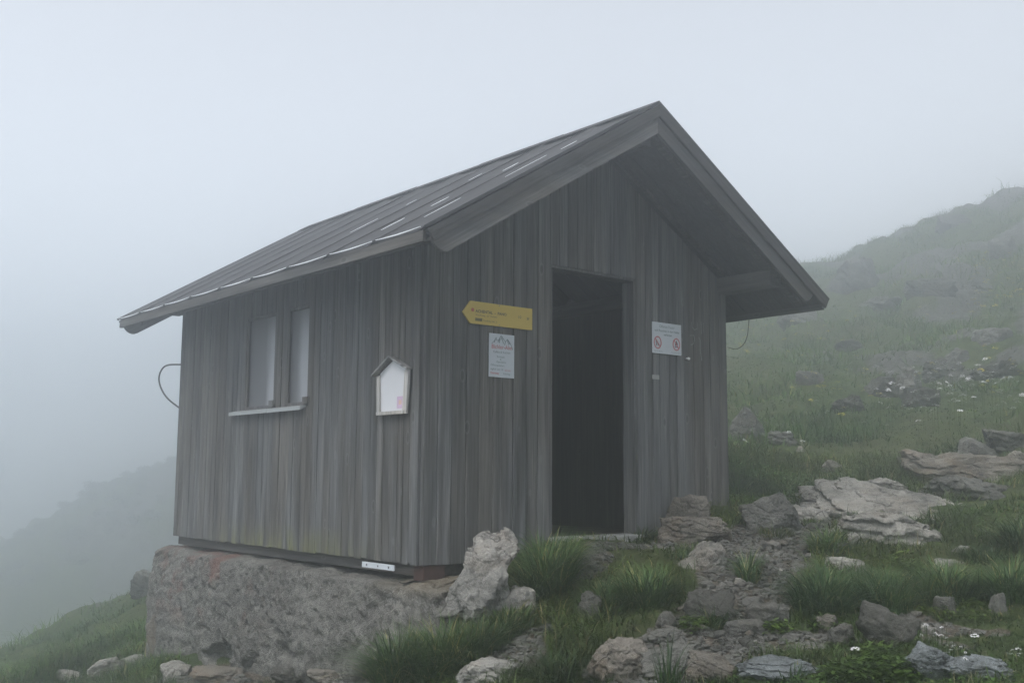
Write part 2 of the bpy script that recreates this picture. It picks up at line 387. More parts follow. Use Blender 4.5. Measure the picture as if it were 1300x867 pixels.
def ground(x, y, detail=True):
    x = np.atleast_1d(np.asarray(x, float)); y = np.atleast_1d(np.asarray(y, float))
    dx, dy = x-CAM[0], y-CAM[1]; r = np.hypot(dx, dy); az = np.arctan2(dx, dy)      # az: 0 = +y
    near = tps(np.clip(x, -30, 50), np.clip(y, -22, 42))
    # far ridge seen over the left slope: rises towards the right
    a = az-YAW; t = np.clip((np.tan(np.clip(a, -1.2, 1.2))*F+650), -700, 2400)
    sil = np.interp(t, [-700, 0, 110, 220, 420, 700, 1000, 1500, 2400], [880, 692, 637, 577, 520, 500, 520, 700, 800])
    elev = (433.5-sil)/F
    top = CAM[2]+RIDGE*np.tan(np.arctan(elev)+PITCH)/np.cos(np.clip(a, -1.2, 1.2))*np.cos(np.clip(a, -1.2, 1.2))
    base = -12.0
    bump = np.where(r < RIDGE, sstep(44, RIDGE, r), 1-0.9*sstep(RIDGE, 118, r))
    far = base+(top-base)*bump
    wgt = sstep(30, 46, r)*(1-sstep(-40, 30, np.degrees(a)*1.0-10)*0)
    lim = np.interp(np.degrees(a), [-6, 6], [0.0, 1.0]); wgt = sstep(28+14*lim, 44+16*lim, r)
    z = near*(1-wgt)+far*wgt
    if detail:
        amp = 0.02+0.014*np.clip(r-6, 0, 22)
        z = z+amp*fbm(P3(x*0.9, y*0.9), 3)+0.018*fbm(P3(x*5, y*5, 3.3), 3)+np.clip(r-12, 0, 12)*0.014*np.abs(fbm(P3(x*0.35, y*0.35, 9), 3))
        z = z+sstep(12, 20, r)*(0.16*fbm(P3(x*0.7, y*0.7, 15), 4)+0.3*(np.abs(fbm(P3(x*0.16, y*0.16, 25), 3))-0.45)*(1-0.5*sstep(26, 36, r)))
        z = z+sstep(35, 60, r)*0.9*fbm(P3(x*0.12, y*0.12, 5), 4)
    inside = (x > 0.03) & (x < HW-0.03) & (y > 0.03) & (y < HL-0.03)
    z = np.where(inside, np.minimum(z, -0.03), z)
    return z
def G(x, y): return float(ground([x], [y])[0])
def hit(px, py, dmax=60):
    """where the line of sight meets the ground"""
    d = ray(px, py); s = np.concatenate([np.arange(3.5, 14, 0.02), np.arange(14, dmax, 0.1)])
    p = CAM[None]+d[None]*s[:, None]; g = ground(p[:, 0], p[:, 1]); k = np.argmax(p[:, 2] < g)
    return p[k] if p[k, 2] < g[k] else p[-1]

# paths and bare ground, as polylines on the ground: (px, py, half width in m)
def poly_mask(x, y, line):
    best = np.full(len(x), 9.0)
    for (a, wa), (b, wb) in zip(line[:-1], line[1:]):
        d = b[:2]-a[:2]; L2 = d@d+1e-9; t = np.clip(((x-a[0])*d[0]+(y-a[1])*d[1])/L2, 0, 1)
        q = np.hypot(x-a[0]-t*d[0], y-a[1]-t*d[1])/(wa+(wb-wa)*t); best = np.minimum(best, q)
    return 1-sstep(0.7, 1.3, best)
PATHS = [[(1075,642,.22),(1010,664,.30),(970,690,.36),(950,730,.32),(945,765,.28),(905,802,.36),(860,835,.30),(800,866,.26)],
         [(765,690,.14),(830,692,.16),(900,690,.2),(960,690,.3)],
         [(905,802,.25),(1010,808,.16),(1075,812,.10)],
         [(690,800,.07),(650,815,.18),(655,840,.17)],
         [(1150,782,.10),(1200,795,.15),(1265,803,.08)],
         [(760,705,.12),(735,722,.14)],
         [(1185,812,.07),(1215,818,.10)],
         [(230,862,.30),(330,866,.42),(420,862,.42),(500,862,.20)]]
PL = [[(hit(a, b), w_) for a, b, w_ in p] for p in PATHS]
def path_mask(x, y):
    m = np.zeros(len(x))
    for k, p in enumerate(PL): m = np.maximum(m, poly_mask(x, y, p)*(1.0 if k != 4 and k != 6 else 0.7))
    return m

# polar sheet round the viewpoint, finer where it is seen
az = np.concatenate([np.linspace(YAW-math.pi, YAW-0.75, 50, endpoint=False), np.linspace(YAW-0.75, YAW+0.75, 760, endpoint=False), np.linspace(YAW+0.75, YAW+math.pi, 50, endpoint=False)])
rr = np.concatenate([[0.25, 1, 2, 2.8], np.geomspace(3.4, 13, 400), np.geomspace(13.1, 118, 230)])
A, Rr = np.meshgrid(az, rr)
gx, gy = CAM[0]+Rr*np.sin(A), CAM[1]+Rr*np.cos(A)
gz = ground(gx.ravel(), gy.ravel())
pm = path_mask(gx.ravel(), gy.ravel())
nA, nR = len(az), len(rr)
rad = Rr.ravel()
rocky = sstep(0.25, 0.7, fbm(P3(gx.ravel()*0.30, gy.ravel()*0.30, 21), 4))*sstep(14, 20, rad)*0.9
rocky = np.maximum(rocky, sstep(0.3, 0.8, fbm(P3(gx.ravel()*0.11, gy.ravel()*0.11, 4), 4))*sstep(35, 50, rad)*0.3)
gz = gz-0.02*pm
V = np.stack([gx.ravel(), gy.ravel(), gz], 1)
V = np.concatenate([V, [[CAM[0], CAM[1], G(CAM[0], CAM[1])]]])
ii, jj = np.meshgrid(np.arange(nR-1), np.arange(nA), indexing='ij'); j2 = (jj+1) % nA
Q = np.stack([ii*nA+jj, ii*nA+j2, (ii+1)*nA+j2, (ii+1)*nA+jj], -1).reshape(-1, 4)[:, ::-1]
cen = len(V)-1; T = np.stack([np.full(nA, cen), np.arange(nA), (np.arange(nA)+1) % nA], 1)[:, ::-1]
me = mesh_arrays('ground', V, Q, T)
setvar(me, np.append(pm, 0), 'path'); setvar(me, np.append(rocky, 0), 'rocky')
tag(link('ground', me, M_GROUND), kind='structure')
ZMIN, ZMAX = float(V[:, 2].min()), float(V[:, 2].max())

# ------------------------------------------------------------------ the hut
hut = empty('wooden_hut', (0, 0, 0), 'small weathered grey board mountain hut with gabled sheet roof and open doorway', 'hut')
slope = (HR-HE)/(HW/2+OV)
def roof_z(x): return HR-abs(x-HW/2)*slope
UND = 0.13                                # roof build-up above the wall top
def cross_board(mb, axis, a0, a1, z0, z1a, z1b, depth, out, jit, var):
    """vertical board with chamfered front edges. axis 0: runs along x on plane y=depth; axis 1: along y on plane x=depth. out = direction of outside"""
    ch = 0.004; th = 0.022
    prof = [(a0, th), (a0, ch), (a0+ch, 0), (a1-ch, 0), (a1, ch), (a1, th)]
    vs = []
    for top in (0, 1):
        for (a, d) in prof:
            z = z0 if not top else z1a+(z1b-z1a)*(a-a0)/max(a1-a0, 1e-6)
            dd = depth-out*(d)+out*jit
            vs.append((a, dd, z) if axis == 0 else (dd, a, z))
    n = 6; fs = [tuple(range(n)), tuple(range(n, 2*n))[::-1]]+[(i, i+n, (i+1) % n+n, (i+1) % n) for i in range(n)]
    mb.add(vs, fs, var)
def board_wall(axis, a_lo, a_hi, depth, out, ztop, zbot, opening, cuts, rnd, wmin=0.075, wmax=0.125):
    mb = MB(); edges = [a_lo]
    stops = sorted(cuts+[a_hi])
    for s_ in stops:
        span = s_-edges[-1]; n = max(1, round(span/rnd.uniform(wmin+0.015, wmax-0.01)))
        ws = np.array([rnd.uniform(0.78, 1.22) for _ in range(n)]); ws = ws/ws.sum()*span
        base = edges[-1]
        for c_ in np.cumsum(ws): edges.append(base+c_)
        edges[-1] = s_
    for a0, a1 in zip(edges[:-1], edges[1:]):
        jit = rnd.uniform(-0.003, 0.003); var = rnd.random(); g_ = rnd.uniform(0.0015, 0.005)
        mid = (a0+a1)/2; zb = zbot(mid)+rnd.uniform(-0.006, 0.006); A0, A1 = a0+g_/2, a1-g_/2
        za, zb2 = ztop(A0), ztop(A1); segs = [(zb, za, zb2)]
        for (o0, o1, oz0, oz1) in opening:
            if o0-1e-3 <= mid <= o1+1e-3:
                ns = []
                for (s0, sa, sb) in segs:
                    if oz0 > s0+0.01: ns.append((s0, oz0, oz0))
                    if oz1 < min(sa, sb)-0.01: ns.append((oz1, sa, sb))
                segs = ns
        for (s0, sa, sb) in segs: cross_board(mb, axis, A0, A1, s0, sa, sb, depth, out, jit, var)
    return mb
rnd = random.Random(5)
DX0, DX1, DZ = 1.083, 1.963, 2.080
SILL = 0.145
fz = lambda x: roof_z(x)-UND
mb = board_wall(0, 0.0, HW, 0.0, -1, fz, lambda a: 0.0, [(DX0, DX1, -1, DZ)], [DX0, DX1, HW/2], rnd)
mb.build('front_wall', W_FRONT, hut)
WIN = [(1.545, 1.90, 1.095, 1.86), (2.10, 2.62, 1.095, 1.86)]
eavez = roof_z(0)-UND
mb = board_wall(1, 0.024, HL, 0.0, -1, lambda a: eavez-0.01, lambda a: 0.0, WIN, [0.165, 0.30, 1.545, 1.90, 2.10, 2.62], rnd, 0.06, 0.105)
mb.build('side_wall', W_LEFT, hut)
mb = board_wall(1, 0.024, HL, HW, 1, lambda a: eavez-0.01, lambda a: 0.0, [], [], rnd)
mb.build('side_wall', W_FRONT, hut)
mb = board_wall(0, 0.024, HW-0.024, HL+0.024, 1, fz, lambda a: 0.0, [], [HW/2], rnd)
mb.build('back_wall', W_FRONT, hut)
# inner lining so that nothing shines through the gaps
IN = 0.085
mb = MB()
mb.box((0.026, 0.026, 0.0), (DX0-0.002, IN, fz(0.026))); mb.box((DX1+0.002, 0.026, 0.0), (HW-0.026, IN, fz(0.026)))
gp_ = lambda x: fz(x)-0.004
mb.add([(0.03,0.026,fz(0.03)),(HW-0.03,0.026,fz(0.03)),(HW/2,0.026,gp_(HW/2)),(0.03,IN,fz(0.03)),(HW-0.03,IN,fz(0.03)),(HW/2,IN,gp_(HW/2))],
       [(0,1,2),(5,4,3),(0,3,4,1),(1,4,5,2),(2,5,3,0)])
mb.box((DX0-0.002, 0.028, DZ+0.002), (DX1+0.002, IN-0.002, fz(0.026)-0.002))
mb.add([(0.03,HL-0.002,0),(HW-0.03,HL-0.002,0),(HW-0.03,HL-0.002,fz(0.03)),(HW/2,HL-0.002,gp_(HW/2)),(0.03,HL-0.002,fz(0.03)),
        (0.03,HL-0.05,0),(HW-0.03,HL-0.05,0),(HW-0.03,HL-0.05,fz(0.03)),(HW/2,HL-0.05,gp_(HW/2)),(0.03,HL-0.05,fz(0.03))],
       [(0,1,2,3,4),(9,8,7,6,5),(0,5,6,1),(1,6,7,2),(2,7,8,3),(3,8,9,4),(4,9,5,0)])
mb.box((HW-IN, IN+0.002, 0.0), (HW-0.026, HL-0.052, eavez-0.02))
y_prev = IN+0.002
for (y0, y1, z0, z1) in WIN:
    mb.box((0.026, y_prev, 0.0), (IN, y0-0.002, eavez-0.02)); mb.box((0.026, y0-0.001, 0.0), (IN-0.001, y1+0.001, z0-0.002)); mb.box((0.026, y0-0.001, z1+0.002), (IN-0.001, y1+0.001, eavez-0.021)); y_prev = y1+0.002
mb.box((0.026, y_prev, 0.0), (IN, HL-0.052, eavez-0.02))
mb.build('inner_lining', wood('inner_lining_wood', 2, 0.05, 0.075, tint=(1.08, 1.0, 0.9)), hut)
mb = MB(); x = IN
while x < HW-IN-0.01:
    x1 = min(x+0.14, HW-IN); mb.box((x+0.001, IN-0.05, 0.06), (x1-0.001, HL-0.053, 0.10+rnd.uniform(0, .003)), rnd.random()); x = x1
mb.build('floor', W_BENCH, hut)
# door frame: jambs and head lining of the opening, slightly proud of the boards
mb = MB()
mb.box((DX1-0.024, 0.004, 0.10), (DX1-0.003, 0.125, DZ-0.024), 0.7)
mb.build('door_jamb', W_FRONT, hut)
mb = MB(); mb.box((DX0+0.003, 0.004, 0.10), (DX0+0.022, 0.125, DZ-0.024), 0.4); mb.build('door_jamb', W_FRONT, hut)
mb = MB(); mb.box((DX0+0.003, 0.005, DZ-0.022), (DX1-0.003, 0.125, DZ-0.003), 0.2); mb.build('door_head', W_FRONT, hut)
mb = MB(); mb.box((DX0-0.02, -0.07, 0.02), (DX1+0.01, 0.12, SILL-0.005), 0.8)
mb.build('threshold', simple('worn_concrete_sill', (0.30, 0.30, 0.29), 0.85, 0.2, 0, 0.3, 14), hut, bevel=0.008)
# sill beams under the boards
mb = MB(); mb.box((0.045, 0.05, -0.075), (0.16, HL-0.03, 0.03)); mb.box((0.16, 0.05, -0.075), (HW-0.03, 0.16, 0.05)); mb.build('sill_beam', W_DARK, hut)
# corner strips
mb = MB(); mb.box((-0.0225, 0.03, 0.0), (-0.0035, 0.10, eavez-0.03), 0.62)
mb.build('corner_board', W_LEFT, hut)

# windows
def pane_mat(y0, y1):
    # cloudy pane, reflected light painted in: pale near edge, dark far half and top
    m, n, b = new_mat('milky_pane_painted_light', 0.45, 0.4); g = NG(n); sep = g.node('ShaderNodeSeparateXYZ'); g.l.new(g.pos(), sep.inputs[0])
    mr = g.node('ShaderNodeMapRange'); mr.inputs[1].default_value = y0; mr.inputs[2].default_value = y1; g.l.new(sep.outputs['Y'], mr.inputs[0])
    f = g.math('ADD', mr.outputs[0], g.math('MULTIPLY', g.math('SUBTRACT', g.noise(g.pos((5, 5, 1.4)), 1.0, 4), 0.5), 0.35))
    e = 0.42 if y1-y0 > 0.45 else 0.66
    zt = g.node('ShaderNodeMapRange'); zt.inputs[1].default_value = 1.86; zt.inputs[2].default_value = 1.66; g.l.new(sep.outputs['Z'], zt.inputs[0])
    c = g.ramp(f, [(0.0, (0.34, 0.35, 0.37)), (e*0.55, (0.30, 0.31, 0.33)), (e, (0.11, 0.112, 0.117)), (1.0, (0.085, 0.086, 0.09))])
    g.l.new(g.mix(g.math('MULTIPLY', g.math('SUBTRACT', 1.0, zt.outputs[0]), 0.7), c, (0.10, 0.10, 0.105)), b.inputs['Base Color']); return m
M_FRAME = wood('window_frame_wood', 2, 0.09, 0.13)
for k, (y0, y1, z0, z1) in enumerate(WIN):
    wn = bpy.data.objects.new('window', None); C.objects.link(wn); wn.parent = hut
    f = MB(); t_ = 0.022
    for lo, hi in (((0.008, y0+0.001, z0), (0.025, y0+t_, z1)), ((0.008, y1-t_, z0), (0.025, y1-0.001, z1)),
                   ((0.009, y0+t_+0.001, z1-t_), (0.024, y1-t_-0.001, z1-0.001)), ((0.009, y0+t_+0.001, z0+0.001), (0.024, y1-t_-0.001, z0+t_))):
        f.box(lo, hi, 0.4)
    f.build('frame', M_FRAME, wn)
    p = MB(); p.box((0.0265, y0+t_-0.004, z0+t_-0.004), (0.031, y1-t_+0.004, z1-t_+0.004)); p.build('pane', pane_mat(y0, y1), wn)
    bl = MB(); bl.box((-0.026, y0-0.035, z0-0.002), (-0.0035, y0+0.04, z0+0.055), 0.7); bl.build('stop_block', W_LEFT, wn, bevel=0.003)
for (ya, yb) in ((1.56, 2.105), (2.112, 2.80)):
    mb = MB(); mb.add([(-0.055, ya, 1.050), (-0.055, yb, 1.050), (-0.003, yb, 1.075), (-0.003, ya, 1.075), (-0.055, ya, 1.078), (-0.055, yb, 1.078), (-0.003, yb, 1.090), (-0.003, ya, 1.090)],
           [(0,1,2,3),(4,7,6,5),(0,4,5,1),(1,5,6,2),(2,6,7,3),(3,7,4,0)])
    mb.build('window_sill', simple('galvanised_sill', (0.33, 0.345, 0.35), 0.5, 0.4, 0.0, 0.15), hut)

# roof: boards, sheets with ribs, barge boards, fascias, purlins
Y0, Y1 = -OF, HL+OB
nx_ = np.array([slope, 1.0]); 
def off(x, z, d, side):           # offset perpendicular to the slope (side -1 left, +1 right)
    L_ = math.hypot(slope, 1); return (x+side*slope/L_*d, z+d/L_)
BK = 0.028
for side in (-1, 1):
    xe = -OV if side < 0 else HW+OV
    a = (HW/2, HR-0.012); b_ = (xe+side*-0.004, HE-0.012)
    a2 = (HW/2, HR-0.012-BK*1.15); b2 = off(b_[0], b_[1], -BK, side)
    mb = MB(); nb = 16
    # roof boards run eave to ridge, seen from below as the soffit
    ys = np.linspace(Y0+0.004, Y1-0.004, 41)
    for y0, y1 in zip(ys[:-1], ys[1:]):
        j = rnd.uniform(0, 0.004)
        mb.prism([(a[0], a[1]), (b_[0], b_[1]), (b2[0], b2[1]+j), (a2[0], a2[1]+j)], 1, y0+0.0015, y1-0.0015, rnd.random())
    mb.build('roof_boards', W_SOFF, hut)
NP = 9; ys = np.linspace(Y0-0.035, Y1+0.03, NP+1)
RT = math.hypot(HW/2+OV, HR-HE)
def slope_pt(side, s, h):         # s 0 at the eave .. 1 at the ridge, h above the slope
    xe = -OV if side < 0 else HW+OV
    x = xe+(HW/2-xe)*s; z = HE+(HR-HE)*s; return off(x, z, h, side)
for side in (-1, 1):
    mb = MB(); nS = 14
    for k, (y0, y1) in enumerate(zip(ys[:-1], ys[1:])):
        nn = 8; vs = []; fs = []; lift = rnd.uniform(0.0, 0.006)
        for lay in (0, 1):
            for i in range(nS+1):
                s = -0.012+(1.012)*i/nS
                for j in range(nn+1):
                    u = j/nn; y = y0+(y1-y0)*u
                    e = max(0, abs(u-0.5)*2-0.9)/0.1
                    sag = 0.010*(1-(2*u-1)**2)*(0.4+0.6*math.exp(-i*0.5))+0.002*math.sin(i*1.7+k*2)
                    h = 0.006+lift-sag*0.8+0.012*e+(-0.004 if lay == 0 else 0)
                    x_, z_ = slope_pt(side, s, h); vs.append((x_, y, z_))
        W1 = nn+1; off1 = (nS+1)*W1
        for i in range(nS):
            for j in range(nn):
                q = i*W1+j
                fs.append((q+off1, q+1+off1, q+W1+1+off1, q+W1+off1)); fs.append((q, q+W1, q+W1+1, q+1))
        for j in range(nn): fs.append((j, j+1, j+1+off1, j+off1))
        mb.add(vs, fs, rnd.random())
    o = mb.build('roof_sheet', M_ROOF, hut, smooth=True)
    # standing ribs
    mb = MB()
    for k, y in enumerate(ys):
        p0 = slope_pt(side, -0.012, 0.016); p1 = slope_pt(side, 1.0, 0.016)
        mb.bar((p0[0], y, p0[1]), (p1[0], y, p1[1]), 0.014, 0.018, upv=(0, 0, 1))
    mb.build('seam_rib', M_ROOF, hut)
# ridge cap
mb = MB()
rp = [slope_pt(-1, 0.945, 0.026), (HW/2, HR+0.030), slope_pt(1, 0.945, 0.026), slope_pt(1, 0.945, 0.021), (HW/2, HR+0.022), slope_pt(-1, 0.945, 0.021)]
L_ = (Y1-Y0+0.08)/5
for k in range(5):
    d = 0.004*(k % 2); mb.prism([(p[0], p[1]+d) for p in rp], 1, Y0-0.04+k*L_, Y0-0.04+(k+1)*L_+0.03)
mb.build('ridge_cap', M_ROOF, hut)
# bright strips painted as sky glint along the seams, where the photograph shows them on the left slope
def on_slope(px, py):
    d = ray(px, py); # plane z = HE + (x+OV)*slope
    t = (HE+(CAM[0]+OV)*slope+0.03-CAM[2])/(d[2]-slope*d[0]); p = CAM+d*t; return p
for a_, b__, wd in (((442,297),(487,276),.016),((484,293),(519,276),.020),((543,264),(579,248),.018),((513,262),(536,252),.008),((537,277),(592,250),.007),((632,220),(669,204),.018),((595,230),(616,220),.012),((705,193),(744,176),.012),((640,226),(700,196),.005),((560,268),(625,236),.0)):
    if wd == 0: continue
    mb = MB()
    p, q = on_slope(*a_), on_slope(*b__)
    yk = (p[1]+q[1])/2
    s0 = (p[0]+OV)/(HW/2+OV); s1 = (q[0]+OV)/(HW/2+OV)
    n = 8; vs = []; fs = []
    for i in range(n+1):
        u = i/n; s = s0+(s1-s0)*u; hw = wd*0.5*math.sin(math.pi*min(max(u, 0.04), 0.96))**0.5+0.0008
        x_, z_ = slope_pt(-1, s, 0.0335); x2, z2 = slope_pt(-1, s, 0.031)
        vs += [(x_, yk-hw, z_), (x_, yk+hw, z_), (x2, yk-hw, z2), (x2, yk+hw, z2)]
    for i in range(n):
        q_ = 4*i; fs += [(q_, q_+1, q_+5, q_+4), (q_+2, q_+6, q_+7, q_+3), (q_, q_+4, q_+6, q_+2), (q_+1, q_+3, q_+7, q_+5)]
    fs += [(0, 2, 3, 1), (4*n, 4*n+1, 4*n+3, 4*n+2)]
    mb.add(vs, fs); mb.build('seam_glint_strip', M_ZINC_GLINT, hut)
# eave drip edge: pale metal lip in slightly bowed lengths, and the fascia under it
mb = MB(); xe = -OV
for k, (y0, y1) in enumerate(zip(ys[:-1], ys[1:])):
    n = 10; vs = []; fs = []
    y0 = max(y0, Y0+0.0)
    for i in range(n+1):
        u = i/n; y = y0+0.02+(y1-y0-0.04)*u; b0 = 0.006-0.006*math.sin(math.pi*u); hh = 0.0025*math.sin(math.pi*min(max(u, .08), .92))+0.001
        X = xe-0.030; Z = HE+0.002+b0
        vs += [(X, y, Z-hh), (X, y, Z+hh), (X+0.006, y, Z-hh), (X+0.006, y, Z+hh)]
    for i in range(n):
        q_ = 4*i; fs += [(q_, q_+1, q_+5, q_+4), (q_+2, q_+6, q_+7, q_+3), (q_, q_+4, q_+6, q_+2), (q_+1, q_+3, q_+7, q_+5)]
    fs += [(0, 2, 3, 1), (4*n, 4*n+1, 4*n+3, 4*n+2)]
    mb.add(vs, fs)
mb.build('drip_edge', M_ZINC_GLINT, hut)
for side in (-1, 1):
    xe = -OV if side < 0 else HW+OV
    x0, x1 = sorted((xe-side*0.0, xe+side*0.022))
    mb = MB(); mb.box((x0, Y0+0.002, HE-0.080), (x1, Y1-0.002, HE-0.012), 0.6); mb.build('fascia_board', W_EAVE, hut, bevel=0.003)
# barge boards front and back; the front left one ends in a rounded tail
BH = 0.165
for yb, sg in ((Y0, -1), (Y1, 1)):
    for side in (-1, 1):
        mb = MB(); pts2 = []
        e0 = 0.012 if side < 0 else 0.085
        top = [slope_pt(side, 1.0, -0.012), slope_pt(side, e0, -0.012)]
        r_ = BH/2
        L2 = math.hypot(slope, 1)
        dirx, dirz = (-side*1/L2*-1, slope/L2)
        # tail arc
        c_ = slope_pt(side, e0+0.018, -0.012-BH)
        arc = []
        for i in range(7):
            t = i/6; h = -0.012-BH*0.35-(BH*0.65)*math.sin(t*math.pi/2); s = e0-0.018+0.018*2*(1-math.cos(t*math.pi/2)); arc.append(slope_pt(side, s, h))
        zapex = top[0]
        lower_apex = (HW/2, HR-(0.012+BH)*L2)
        top[0] = (HW/2, HR-0.012*L2)
        poly = [(top[0][0]+side*0.001, top[0][1]), top[1]]+arc+[(lower_apex[0]+side*0.001, lower_apex[1])]
        ya, yb2 = sorted((yb+sg*0.002, yb+sg*0.027))
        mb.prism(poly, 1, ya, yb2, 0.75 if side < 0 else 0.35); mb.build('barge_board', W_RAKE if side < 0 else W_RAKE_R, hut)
        # upper trim strip over the barge board
        mb = MB()
        q = [slope_pt(side, -0.008, -0.002), slope_pt(side, -0.008, -0.075), (HW/2+side*0.001, HR-0.075*L2), (HW/2+side*0.001, HR-0.002*L2)]
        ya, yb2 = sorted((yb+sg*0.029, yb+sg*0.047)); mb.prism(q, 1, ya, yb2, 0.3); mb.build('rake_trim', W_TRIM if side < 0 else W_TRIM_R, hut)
# purlins: two wall plates, ridge, with exposed ends
L2 = math.hypot(slope, 1)
for (cx_, w_, h_, y_end, dz) in ((0.055, 0.11, 0.13, Y0+0.13, 0.0), (HW-0.055, 0.11, 0.13, Y0+0.10, 0.0), (HW/2, 0.12, 0.14, Y0+0.10, 0.0)):
    zt_ = (roof_z(cx_+(0.055 if cx_ < 1.5 else -0.055)) if cx_ != HW/2 else HR-0.07)-0.056-(0.08 if cx_ != HW/2 else 0.0)
    mb = MB(); mb.box((cx_-w_/2-0.04 if cx_ < 1 else cx_-w_/2+0.0, y_end, zt_-h_), ((cx_+w_/2-0.04) if cx_ < 1 else cx_+w_/2+(0.04 if cx_ > 2 else 0), Y1-0.1, zt_), 0.55)
    mb.build('purlin', W_EAVE, hut, bevel=0.01)
# outer rafters seen against the soffit, with the batten next to the wall
for side in (-1, 1):
    for (yy, wd, hh, mt) in ((-0.022, 0.032, 0.035, W_EAVE), (Y0+0.17, 0.05, 0.03, W_DARK), (Y1-0.10, 0.06, 0.08, W_DARK)):
        a = slope_pt(side, 0.05 if yy > -0.3 else 0.02, -0.044-hh/2); b_ = slope_pt(side, 0.985, -0.044-hh/2)
        if yy == -0.022:
            a = slope_pt(side, 0.24, -0.044-hh/2)
        mb = MB(); mb.bar((a[0], yy, a[1]), (b_[0], yy, b_[1]), wd, hh); mb.build('rafter', mt, hut)
# rafter tails under the left and right eaves
for side in (-1, 1):
    xw = 0.0 if side < 0 else HW
    for yy in (0.35, 1.1, 1.85, 2.6, 3.35, 4.05):
        mb = MB(); a = slope_pt(side, 0.035, -0.075); s_in = OV/(HW/2+OV)+0.02; b_ = slope_pt(side, s_in, -0.075)
        mb.bar((a[0], yy, a[1]), (b_[0], yy, b_[1]), 0.05, 0.06, var=0.5); mb.build('rafter', W_DARK, hut, bevel=0.006)

# ------------------------------------------------------------------ things fixed to the hut
def text_mesh(txt, size, loc, mat, parent, name='lettering', align='LEFT', bold=0.0, squeeze=1.0, tilt=0.0, plane='front'):
    cu = bpy.data.curves.new('t', 'FONT'); cu.body = txt; cu.size = size; cu.align_x = align; cu.offset = bold; cu.space_character = 1.03; cu.resolution_u = 3
    o = bpy.data.objects.new('t', cu); C.objects.link(o); bpy.context.view_layer.update()
    me_ = bpy.data.meshes.new_from_object(o); bpy.data.objects.remove(o); bpy.data.curves.remove(cu)
    n = len(me_.vertices); co = np.zeros(n*3); me_.vertices.foreach_get('co', co); co = co.reshape(-1, 3)
    x = co[:, 0]*squeeze; z = co[:, 1]
    c_, s_ = math.cos(tilt), math.sin(tilt)
    v = np.stack([loc[0]+x*c_-z*s_, np.full(n, loc[1]), loc[2]+x*s_+z*c_], 1)
    me_.vertices.foreach_set('co', v.ravel()); me_.name = name; me_.materials.clear()
    return link(name, me_, mat, parent)
INK = simple('black_ink', (0.05, 0.05, 0.06), 0.6); INK_R = simple('red_ink', (0.48, 0.09, 0.10), 0.6); INK_G = simple('grey_green_ink', (0.10, 0.16, 0.16), 0.6)
M_YEL = simple('yellow_sign_paint', (0.55, 0.40, 0.085), 0.5, 0.35, 0, 0.06, 9)
M_WHT = simple('white_sign_sheet', (0.52, 0.55, 0.58), 0.5, 0.35, 0, 0.03, 6)
def flat_poly(mb, pts, y, th=0.0006):
    mb.prism(pts, 1, y-th, y)
# yellow direction sign
FY = -0.006
s = empty('direction_sign', (0, 0, 0), 'yellow arrow shaped trail sign pointing left on the board wall', 'direction sign')
mb = MB(); mb.prism([(0.288, 1.652), (0.352, 1.580), (0.898, 1.580), (0.898, 1.732), (0.352, 1.732)], 1, FY-0.012, FY); mb.build('sign_board', M_YEL, s, bevel=0.001)
ty = FY-0.0135
mb = MB(); n = 14; mb.prism([(0.370+0.013*math.cos(2*math.pi*i/n), 1.672+0.013*math.sin(2*math.pi*i/n)) for i in range(n)], 1, ty-0.0006, ty); mb.build('trail_marker', INK_R, s)
text_mesh('ACHENTAL  -  PANO', 0.028, (0.395, ty, 1.658), INK, s, bold=0.0006)
text_mesh('Wanderweg   zur  Hochalm', 0.016, (0.395, ty, 1.636), INK, s)
text_mesh('20', 0.022, (0.845, ty, 1.650), INK, s, bold=0.0005); text_mesh('10', 0.030, (0.765, ty, 1.652), INK, s)
mb = MB(); mb.box((0.392, ty-0.0006, 1.600), (0.452, ty, 1.620)); mb.build('number_field', simple('dark_olive_ink', (0.12, 0.11, 0.05), 0.6), s)
text_mesh('Rundweg Alm  2', 0.017, (0.462, ty, 1.602), INK, s)
M_SCR = simple('screw_steel', (0.3, 0.3, 0.3), 0.4, 0.5, 0.6)
for x_, z_ in ((0.60, 1.722), (0.60, 1.59)):
    mb = MB(); mb.tube([(x_, FY-0.012, z_), (x_, FY-0.016, z_)], 0.004, 8); mb.build('screw', M_SCR, s)
# poster
s = empty('poster', (0, 0, 0), 'white poster with a mountain drawing below the yellow trail sign', 'poster')
mb = MB(); mb.box((0.520, FY-0.004, 1.232), (0.742, FY, 1.530)); mb.build('sheet', M_WHT, s)
ty = FY-0.0052
mb = MB()
def strokes(mb, pl, wd, y):
    for (x0, z0), (x1, z1) in zip(pl[:-1], pl[1:]):
        d = Vector((x1-x0, z1-z0)); L_ = d.length; nrm = Vector((-d.y, d.x))/max(L_, 1e-6)*wd/2
        flat_poly(mb, [(x0-nrm.x, z0-nrm.y), (x1-nrm.x, z1-nrm.y), (x1+nrm.x, z1+nrm.y), (x0+nrm.x, z0+nrm.y)], y, 0.0004)
def pp(u, v): return (0.520+0.222*u, 1.530-0.298*v)
ol = [(0.10,0.24),(0.17,0.19),(0.21,0.16),(0.27,0.09),(0.30,0.16),(0.36,0.15),(0.42,0.08),(0.47,0.035),(0.54,0.09),(0.60,0.14),(0.64,0.17),(0.72,0.10),(0.80,0.17),(0.88,0.25),(0.94,0.34)]
strokes(mb, [pp(*q) for q in ol], 0.0035, ty)
